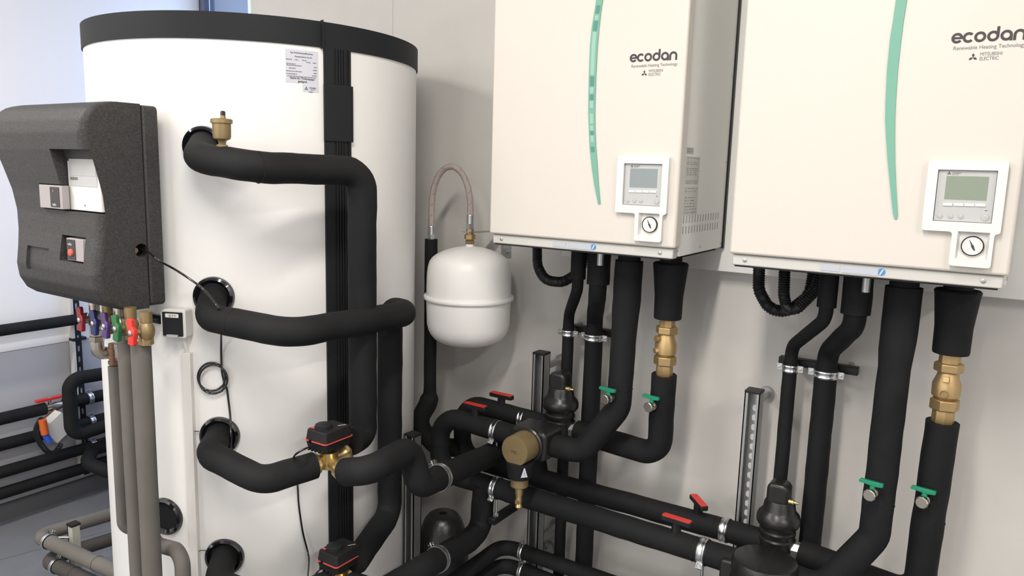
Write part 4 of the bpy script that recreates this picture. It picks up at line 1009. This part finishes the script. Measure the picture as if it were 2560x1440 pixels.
# control modules in the recesses
a, b, c, d, dp = rec[0]
yb_ = wave((c+d)/2)
x0c = locf(*C1(362, 500), -0.742)[0]
rc = MB()
zz = [c+0.003+(d-c-0.006)*i/8 for i in range(9)]
RC_Y = -0.742
rc.span((x0c, RC_Y, c+0.003), (b-0.002, -0.728, d-0.003))
rcm = rc.build('room_controller', 'bezel', st, bevel=0.0015)
xm0, xm1 = x0c+0.010, b-0.014; zm0, zm1 = c+(d-c)*0.42, c+(d-c)*0.86
fc_ = MB().span((xm0, RC_Y-0.0012, zm0), (xm1, RC_Y+0.0002, zm1)).build('display_frame', 'module', rcm)
MB().span((xm0+0.004, RC_Y-0.0018, zm0+(zm1-zm0)*0.38), (xm1-0.002, RC_Y-0.001, zm1-0.004)).build('display_screen', 'ring', fc_)
for k in range(4): MB().span((xm0+0.003+k*0.0085, RC_Y-0.0020, zm0+(zm1-zm0)*0.22), (xm0+0.0095+k*0.0085, RC_Y-0.001, zm0+(zm1-zm0)*0.32)).build('display_symbol', 'inkgrey', fc_)
MB().lathe(((xm0+xm1)/2, RC_Y, c+0.016), -Y_, [(0.0022, 0), (0.0022, 0.0008)], 10).build('reset_pin', 'inkgrey', rcm)
a, b, c, d, dp = rec[1]
m1 = MB().span((a+0.004, -0.762, c+0.003), (b-0.004, -0.745, d-0.002)).build('pump_module', 'ctrlgrey', st, bevel=0.001)
bl = MB().span((a+(b-a)*0.50, -0.7632, c+0.007), (a+(b-a)*0.86, -0.7618, d-0.006)).build('black_plate', 'ink', m1)
text('wilo', (a+(b-a)*0.58, -0.7633, c+0.010), X_, Z_, 0.010, 'papergrey', bl)
text('I', (a+(b-a)*0.62, -0.7633, d-0.018), X_, Z_, 0.009, 'papergrey', bl)
a, b, c, d, dp = rec[2]
x2 = a+(b-a)*0.30
m2 = MB().span((x2, -0.762, c+0.003), (b-0.002, -0.742, d-0.004)).build('pump_module', 'ctrlgrey', st, bevel=0.001)
bl = MB().span((x2+0.004, -0.7632, c+0.005), (x2+(b-x2)*0.52, -0.7618, d-0.007)).build('black_plate', 'ink', m2)
text('wilo', (x2+0.008, -0.7633, d-0.021), X_, Z_, 0.010, 'papergrey', bl)
MB().lathe((x2+(b-x2)*0.29, -0.7632, c+0.022), -Y_, [(0.009, 0), (0.0085, 0.004), (0.007, 0.005)], 24).build('red_knob', 'inkred', m2)

# ---------------------------------------------------------------- butterfly valves and grey pipes under the station
def bvalve(px, py, Yh, m, label, body='nickel', zt2=ZB2+0.012):
    h = at(px, py, Y=Yh); d = 0.030
    t = thing('butterfly_valve', label, 'valve', h-Z_*0.04, 'coloured butterfly valves under the foam box')
    c = h+Y_*d+X_*0.004
    MB().lathe(c-Z_*0.030, Z_, [(0.0135, 0), (0.0135, 0.008), (0.012, 0.009), (0.0165, 0.018), (0.0185, 0.030), (0.0165, 0.042), (0.012, 0.050), (0.0135, 0.051), (0.0135, max(0.056, zt2-(c.z-0.030)))], 24).build('valve_body', body, t)
    MB().cyl(h, c, 0.0075).build('spindle', body, t)
    u = X_*0.25+Z_*0.97; v = X_*0.97-Z_*0.25
    poly = [(-0.006, -0.011), (-0.012, -0.011), (-0.016, -0.026), (-0.014, -0.029), (0.004, -0.031), (0.008, -0.028), (0.009, -0.012), (0.013, 0), (0.011, 0.010), (0.004, 0.013), (0.003, 0.030), (0.000, 0.033), (-0.016, 0.031), (-0.018, 0.028), (-0.014, 0.010), (-0.012, 0)]
    sm = 1.0
    mb = MB().prism([(x*sm, z*sm) for x, z in poly], h+Y_*0.004, X_, Z_, -Y_, 0.010)
    mb.build('butterfly_handle', m, t, bevel=0.002)
    MB().lathe(h-Y_*0.005, -Y_, [(0.0068, 0), (0.0068, 0.004), (0.005, 0.005)], 6).build('handle_nut', 'zinc', t)
    return c
zv = -0.735
cR = bvalve(333, 832, -0.735, 'red', 'butterfly valve with bright red handle, rightmost under the foam box', 'brassdull')
cG = bvalve(294.6, 821.5, -0.728, 'dkgreen', 'butterfly valve with green handle under the foam box', 'brassdull')
cP = bvalve(267, 815, -0.720, 'purple', 'butterfly valve with purple handle under the foam box', 'nickel')
cB = bvalve(239, 808, -0.712, 'blue', 'butterfly valve with navy blue handle under the foam box', 'brassdull')
cD = bvalve(205, 799, -0.704, 'darkred', 'butterfly valve with dark red handle, leftmost under the foam box', 'nickel')
yR = cR.y
a = at(355, 858, Y=yR); XG1 = at(366, 862, Y=yR).x
tag(MB().lathe((XG1, yR, a.z-0.002), Z_, [(0.014, 0), (0.0165, 0.002), (0.0165, 0.018), (0.013, 0.020)], 6).build('hex_nut', 'brass'), 'brass hexagon nut between the bright red valve and grey pipe', 'nut')
pipe('thick grey insulated pipe dropping from the bright red valve, rightmost', [V((at(352, 864, Y=yR).x, yR, a.z-0.001)), V((at(352, 864, Y=yR).x, yR, 0.02))], 0.0225, 0, m='foamgrey', wob=0.02)
yG = cG.y+0.012
a = at(316, 838, Y=yG)
pipe('grey insulated pipe in the middle of three below the foam box', [a, V((a.x, yG, 0.02))], 0.0215, 0, m='foamgrey', wob=0.02)
yT = cP.y+0.035
a = at(285, 915, Y=yT); b = at(292, 1310, Y=yT)
pipe('thinner grey insulated pipe, leftmost of three below the foam box', [a, V((a.x, yT, b.z)), V((a.x+0.02, yT+0.035, b.z-0.022)), V((a.x+0.05, yT+0.05, b.z-0.025))], 0.0145, [0, 0.03, 0.02, 0], m='foamgrey', wob=0.02)
t = thing('copper_elbow', 'bare copper fitting above the thinnest grey pipe', 'fitting', a)
MB().tube([a+Z_*0.003, a+Z_*0.055, a+Z_*0.060+X_*0.0], 0.0105, 0, seg=20).build('copper_tube', 'copper', t)
for dz_ in (0.006, 0.022, 0.040): MB().cyl(a+Z_*dz_, a+Z_*(dz_+0.008), 0.0135, seg=20).build('press_ring', 'copper', t)
# plated elbows below the two left valves
for (c_, lab, xp, yp) in ((cD, 'nickel elbow below the dark red valve', 225, 876), (cP, 'nickel elbow below the purple valve', 262, 884)):
    e = V((c_.x+0.004, c_.y, c_.z-0.031)); t = thing('elbow_fitting', lab, 'fitting', e-Z_*0.06)
    MB().lathe(e-Z_*0.014, Z_, [(0.0165, 0), (0.0165, 0.014)], 6).build('nut', 'nickel', t)
    MB().lathe(e-Z_*0.030, Z_, [(0.018, 0), (0.0185, 0.004), (0.0185, 0.014), (0.0165, 0.0155)], 6, 0.3).build('nut', 'nickel', t)
    MB().tube([e-Z_*0.029, e-Z_*0.060, e-Z_*0.064+X_*0.01+Y_*0.03], 0.0165, 0.016, seg=20).build('elbow', 'nickel', t)
# bar between station and socket
pa = at(362, 792, Y=-0.60); pb2 = at(402, 800, Y=-0.585)
tag(MB().tube([pa, pb2], 0.011, 0, seg=16).build('mounting_bolt', 'black'), 'black mounting bolt bar beside the small socket', 'bracket')
# small grey elbow pipe right of the grey pipes
g0 = at(395, 1362, Y=-0.64); g1 = at(455, 1378, Y=-0.655)
pipe('slim grey insulated pipe elbow at the foot of the tank', [g0-X_*0.04+Y_*0.01, g0, g1, V((g1.x+0.012, g1.y-0.01, 0.02))], 0.0185, [0, 0.03, 0.035, 0], m='foamgrey', wob=0.02)

# ================================================================== CABLES
def cable(label, pts, r=0.0028, name='cable', m='gloss', fil=0.02):
    return tag(MB().tube(pts, r, fil, seg=10, step=0.006).build(name, m), label, 'cable')
def smooth(pts, n=8):
    P = [pts[0]]+pts+[pts[-1]]; out = []
    for i in range(1, len(P)-2):
        a, b, c, d = P[i-1], P[i], P[i+1], P[i+2]
        for k in range(n):
            t_ = k/n; out.append(0.5*((2*b)+(-a+c)*t_+(2*a-5*b+4*c-d)*t_*t_+(-a+3*b-3*c+d)*t_**3))
    out.append(P[-2]); return out
cb = [V((XR-0.02, ph.y, ph.z)), V((XR+0.012, ph.y+0.004, ph.z+0.001)), atd(395, 650, 1.77), atd(440, 675, 1.81), atd(488, 707, 1.82), atd(515, 730, 1.805), atd(545, 770, 1.79), atd(552, 800, 1.83), atd(553, 850, 1.90), oncyl(553, 885, TR+0.006), oncyl(555, 930, TR+0.006)]
# coil
cx_, cy_ = 529, 942
coil = []
for k in range(38):
    a = math.radians(-25-k*20); rr_ = 35 if k < 19 else 36
    coil.append(oncyl(cx_+rr_*math.cos(a)*0.98+(4 if k > 18 else 0), cy_-rr_*math.sin(a)+(6 if k > 18 else 0), TR+0.006+0.0002*k))
tail = [oncyl(566, 968, TR+0.008), oncyl(571, 1000, TR+0.007), oncyl(576, 1045, TR+0.012), oncyl(577, 1090, TR+0.03), oncyl(577, 1125, TR+0.028), oncyl(577, 1150, TR+0.010), oncyl(578, 1180, TR+0.006)]
cable('black cable from the foam box with a coiled loop hanging on the tank', smooth(cb+coil+tail, 5), 0.0028)
q1 = V1+V((-0.028, -0.038, 0.038))
cable('black cable from the upper actuator down to the lower actuator', smooth([q1, atd(762, 1122, 1.76), atd(735, 1140, 1.79), oncyl(738, 1160, TR+0.02), oncyl(744, 1215, TR+0.008), oncyl(747, 1262, TR+0.006), oncyl(757, 1330, TR+0.01), oncyl(772, 1395, TR+0.03), V2+V((-0.05, -0.06, 0.012)), V2+V((-0.028, -0.04, 0.036))], 5), 0.0026)
for x, y, lab in ((474, 1084, 'thin dark sensor wire beside the third tank port'), (492, 1382, 'thin dark sensor wire beside the lowest tank port')):
    cable(lab, smooth([oncyl(x, y, TR+0.010), oncyl(x+10, y-6, TR+0.006), oncyl(x+24, y-5, TR+0.004)], 4), 0.0011, 'sensor_wire')

# ================================================================== LEFT: pipes low on the floor stand
Zp = 0.235
c0_ = at(92, 1340, Z=Zp)
pA = at(270, 1287, X=c0_.x+0.03)
def ll(x, y, Z): return at(x, y, Z=Z)
far = V((c0_.x, c0_.y+0.62, Zp)); nearp = V((c0_.x+1.1, c0_.y-0.02, Zp))
c_far = ll(250, 1294, Zp); near_ = ll(330, 1448, Zp)
dirx = (near_-c0_).normalized(); diry = (c_far-c0_).normalized()
pipe('grey insulated pipe corner low on the floor stand, upper of two', [c0_+diry*0.75, c0_, c0_+dirx*0.75], 0.0245, [0, 0.035, 0], m='foamgrey', wob=0.02, seams=[(c0_+dirx*0.36, dirx, 0.0255), (c0_+diry*0.30, diry, 0.0255)])
Zq = 0.155
c1_ = c0_+V((0.04, 0.03, Zq-Zp)); c1_ = ll(112, 1400, Zq)
pq = pipe('dark brown insulated pipe corner low on the floor stand, lower of two', [c1_+diry*0.8, c1_, c1_+dirx*0.75], 0.0250, [0, 0.035, 0], m='foamdark', wob=0.02, seams=[(c1_+dirx*0.18, dirx, 0.026)])
uu = diry; side = dirx
tp = c1_+diry*0.30+diry.cross(Z_).normalized()*0.0262
text('AR CO', tp-Z_*0.010, diry, Z_, 0.028, 'foamgrey', pq)
for i, (c_, lab) in enumerate(((c0_, 'zinc clamp on the upper grey pipe at the floor stand'), (c1_, 'zinc clamp on the lower dark pipe at the floor stand'))):
    q = c_+dirx*(0.075 if i == 0 else 0.075)
    clamp(q, dirx, 0.0262, lab, bolt=Z_+diry*0.35, wdt=0.014, group='zinc clamps at the floor stand')
sr = at(178, 1303, Y=c0_.y+0.03)
t = thing('floor_stand', 'short strut post with black cap beside the grey floor pipes', 'stand', (sr.x, c0_.y+0.075, 0))
sy = c0_.y+0.07; sx = ll(186, 1375, 0.18).x; sx = at(186, 1340, Y=sy).x; szt = at(183, 1312, Y=sy).z
MB().span((sx-0.014, sy-0.014, 0), (sx+0.014, sy+0.014, szt)).build('post', 'ivory', t, bevel=0.001)
MB().span((sx-0.0145, sy-0.016, 0), (sx-0.013, sy+0.012, szt-0.002)).build('post_slot', 'black', t)
MB().span((sx-0.018, sy-0.017, szt), (sx+0.017, sy+0.017, szt+0.008)).build('end_cap', 'black', t, bevel=0.001)
MB().tube([(sx-0.01, sy-0.014, szt-0.045), c0_+dirx*0.075+Z_*0.005+diry*0.026], 0.0045, 0, seg=10).build('threaded_arm', 'zinc', t)

# ================================================================== LEFT WALL services
XW = -2.31
def wl(x, y, X=XW): return at(x, y, X=X)
def wallpipe(label, x0, y0, x1, y1, r, X=XW, ya=-2.0, yb=0.7, m='foam'):
    a = wl(x0, y0, X); b = wl(x1, y1, X); z = (a.z+b.z)/2
    return pipe(label, [V((X, ya, z)), V((X, yb, z))], r, 0, m=m, wob=0.02), z
o, zt1 = wallpipe('black insulated pipe running high across the bright left wall', 0, 822, 195, 802, 0.0245, ya=-1.6, yb=0.14)
o, zt3 = wallpipe('black insulated wall pipe below the red handled valve', 30, 1100, 250, 1053, 0.026)
a = wl(90, 1155); o, zt4 = wallpipe('fourth black insulated pipe down on the left wall', 60, 1160, 240, 1117, 0.026)
o, zt5 = wallpipe('lowest black insulated pipe just above the dark skirting', 60, 1213, 200, 1176, 0.026)
a = wl(50, 1036); z2_ = a.z; ye = wl(113, 1022).y
pipe('black insulated wall pipe ending left of the red handled valve', [V((XW, -2.0, z2_)), V((XW, ye, z2_))], 0.027, 0, wob=0.02)
yst = wl(160, 1010).y
pipe('black insulated wall pipe right of the red handled valve', [V((XW, yst, z2_+0.0)), V((XW, 0.7, z2_))], 0.027, 0, wob=0.02)
t = thing('ball_valve', 'nickel ball valve with red lever between the left wall pipes', 'valve', (XW, (ye+yst)/2, z2_-0.02))
MB().lathe((XW, ye-0.005, z2_), Y_, [(0.016, 0), (0.016, 0.03), (0.021, 0.05), (0.016, 0.07), (0.016, yst-ye+0.01)], 20).build('valve_body', 'nickel', t)
hv = V((XW, (ye+yst)/2-0.02, z2_+0.040))
MB().cyl(hv-Z_*0.025, hv, 0.007).build('spindle', 'nickel', t)
MB().box(hv, (0.022, 0.115, 0.012)).build('lever', 'red', t, bevel=0.002)
MB().hexa(hv, hv+Z_*0.010, 0.009).build('lever_nut', 'zinc', t)
for x, y, z, lab in ((228, 990, z2_, 'zinc clamp on the upper left wall pipe'), (233, 1047, zt3, 'zinc clamp on the middle left wall pipe'), (238, 1113, zt4, 'zinc clamp on the lower left wall pipe')):
    yy = at(x, y, X=XW+0.02).y
    clamp((XW, yy, z), Y_, 0.0275, lab, bolt=Z_, wdt=0.022, group='zinc clamps on the left wall pipes')
# strut on the left wall
ys_ = wl(190, 850, -2.35).y
t = thing('wall_strut', 'dark perforated vertical strut on the left wall', 'rail', (-2.35, ys_, 0.1))
MB().span((-2.371, ys_-0.020, 0.1), (-2.34, ys_-0.008, 0.95)).build('flange', 'papergrey', t)
MB().span((-2.371, ys_-0.008, 0.1), (-2.345, ys_+0.022, 1.0)).build('channel', 'band', t)
s = MB()
for k in range(16): s.span((-2.3455, ys_+0.003, 0.2+k*0.05), (-2.3445, ys_+0.011, 0.225+k*0.05))
s.build('perforation', 'galv', t)
MB().span((-2.372, ys_-0.02, 0.752), (-2.335, ys_+0.04, 0.765)).build('coupling', 'black', t)
# loops standing off the wall
XL_ = -2.16
u1, u2 = at(172, 948, X=XL_), at(180, 1092, X=XL_)
pipe('dark insulated loop pipe in front of the left wall clamps', [V((XW, u1.y+0.60, u1.z-0.02)), V((XL_+0.02, u1.y+0.45, u1.z-0.02)), u1, u2, V((XL_+0.02, u2.y+0.48, u1.z-(u1.z-u2.z)*0.86)), V((XW, u2.y+0.62, u1.z-(u1.z-u2.z)*0.86))], 0.029, [0, 0.04, 0.05, 0.05, 0.04, 0], wob=0.02)
v1_ = at(222, 1160, X=-2.12)
pipe('dark brown insulated loop pipe low behind the tank edge', [V((-2.372, v1_.y+0.42, v1_.z+0.03)), V((-2.2, v1_.y+0.40, v1_.z+0.03)), V((-2.2, v1_.y+0.06, v1_.z+0.03)), V((-2.14, v1_.y, v1_.z)), V((-2.02, v1_.y+0.04, v1_.z-0.03)), V((-1.95, v1_.y+0.35, v1_.z-0.035))], 0.029, [0, 0.05, 0.05, 0.05, 0.05, 0], m='foam', wob=0.02)
# small white box with coiled lead
pc = at(140, 1066, X=-2.26)
t = thing('junction_box', 'small tilted white box hanging among the left wall pipes', 'box', pc-Z_*0.05)
Rb = Matrix.Rotation(math.radians(35), 3, 'X')
MB().box(pc, (0.06, 0.10, 0.10), Rb).build('box_cover', 'bezel', t, bevel=0.003)
MB().box(pc-X_*0.028, (0.012, 0.106, 0.106), Rb).build('box_base', 'copper', t, bevel=0.003)
po = at(111, 1070, X=-2.22)
t = thing('cable_connector', 'orange and blue plug connector beside the small white box', 'connector', po-Z_*0.05)
MB().tube([at(106, 1050, X=-2.22), at(113, 1085, X=-2.22)], 0.016, 0, seg=14).build('orange_shell', 'orange', t)
MB().tube([at(114, 1088, X=-2.22), at(124, 1104, X=-2.22)], 0.014, 0, seg=14).build('blue_shell', 'cobalt', t)
pts = []
for k in range(640):
    s = k/639
    if s < 0.55: bx_, by_ = 102-math.sin(s/0.55*PI)*12, 1048+s/0.55*62
    else:
        w_ = (s-0.55)/0.45; bx_, by_ = 102+w_*50, 1110+math.sin(w_*PI*0.9)*26-w_*6
    p = at(bx_, by_, X=-2.235); pts.append(p+V((0.003*math.cos(k*0.42), 0.009*math.cos(k*0.42), 0.009*math.sin(k*0.42))))
cable('coiled black lead hanging beside the orange connector', pts, 0.0022, 'coiled_lead', 'blackm', 0.0)

# ================================================================== ceiling lamps (fixtures for the lamp light)
for (x, y, lp), wh in zip(LAMPS, ('in front of the left wall box', 'in front of the tank', 'at the room front, right', 'at the room front, left', 'in front of the right wall box')):
    tag(MB().span((x-0.09, y-0.63, 2.95), (x+0.09, y+0.63, 2.999)).build('ceiling_lamp', 'bezel'), 'long white ceiling lamp housing %s' % wh, 'lamp', 'ceiling lamps out of view')
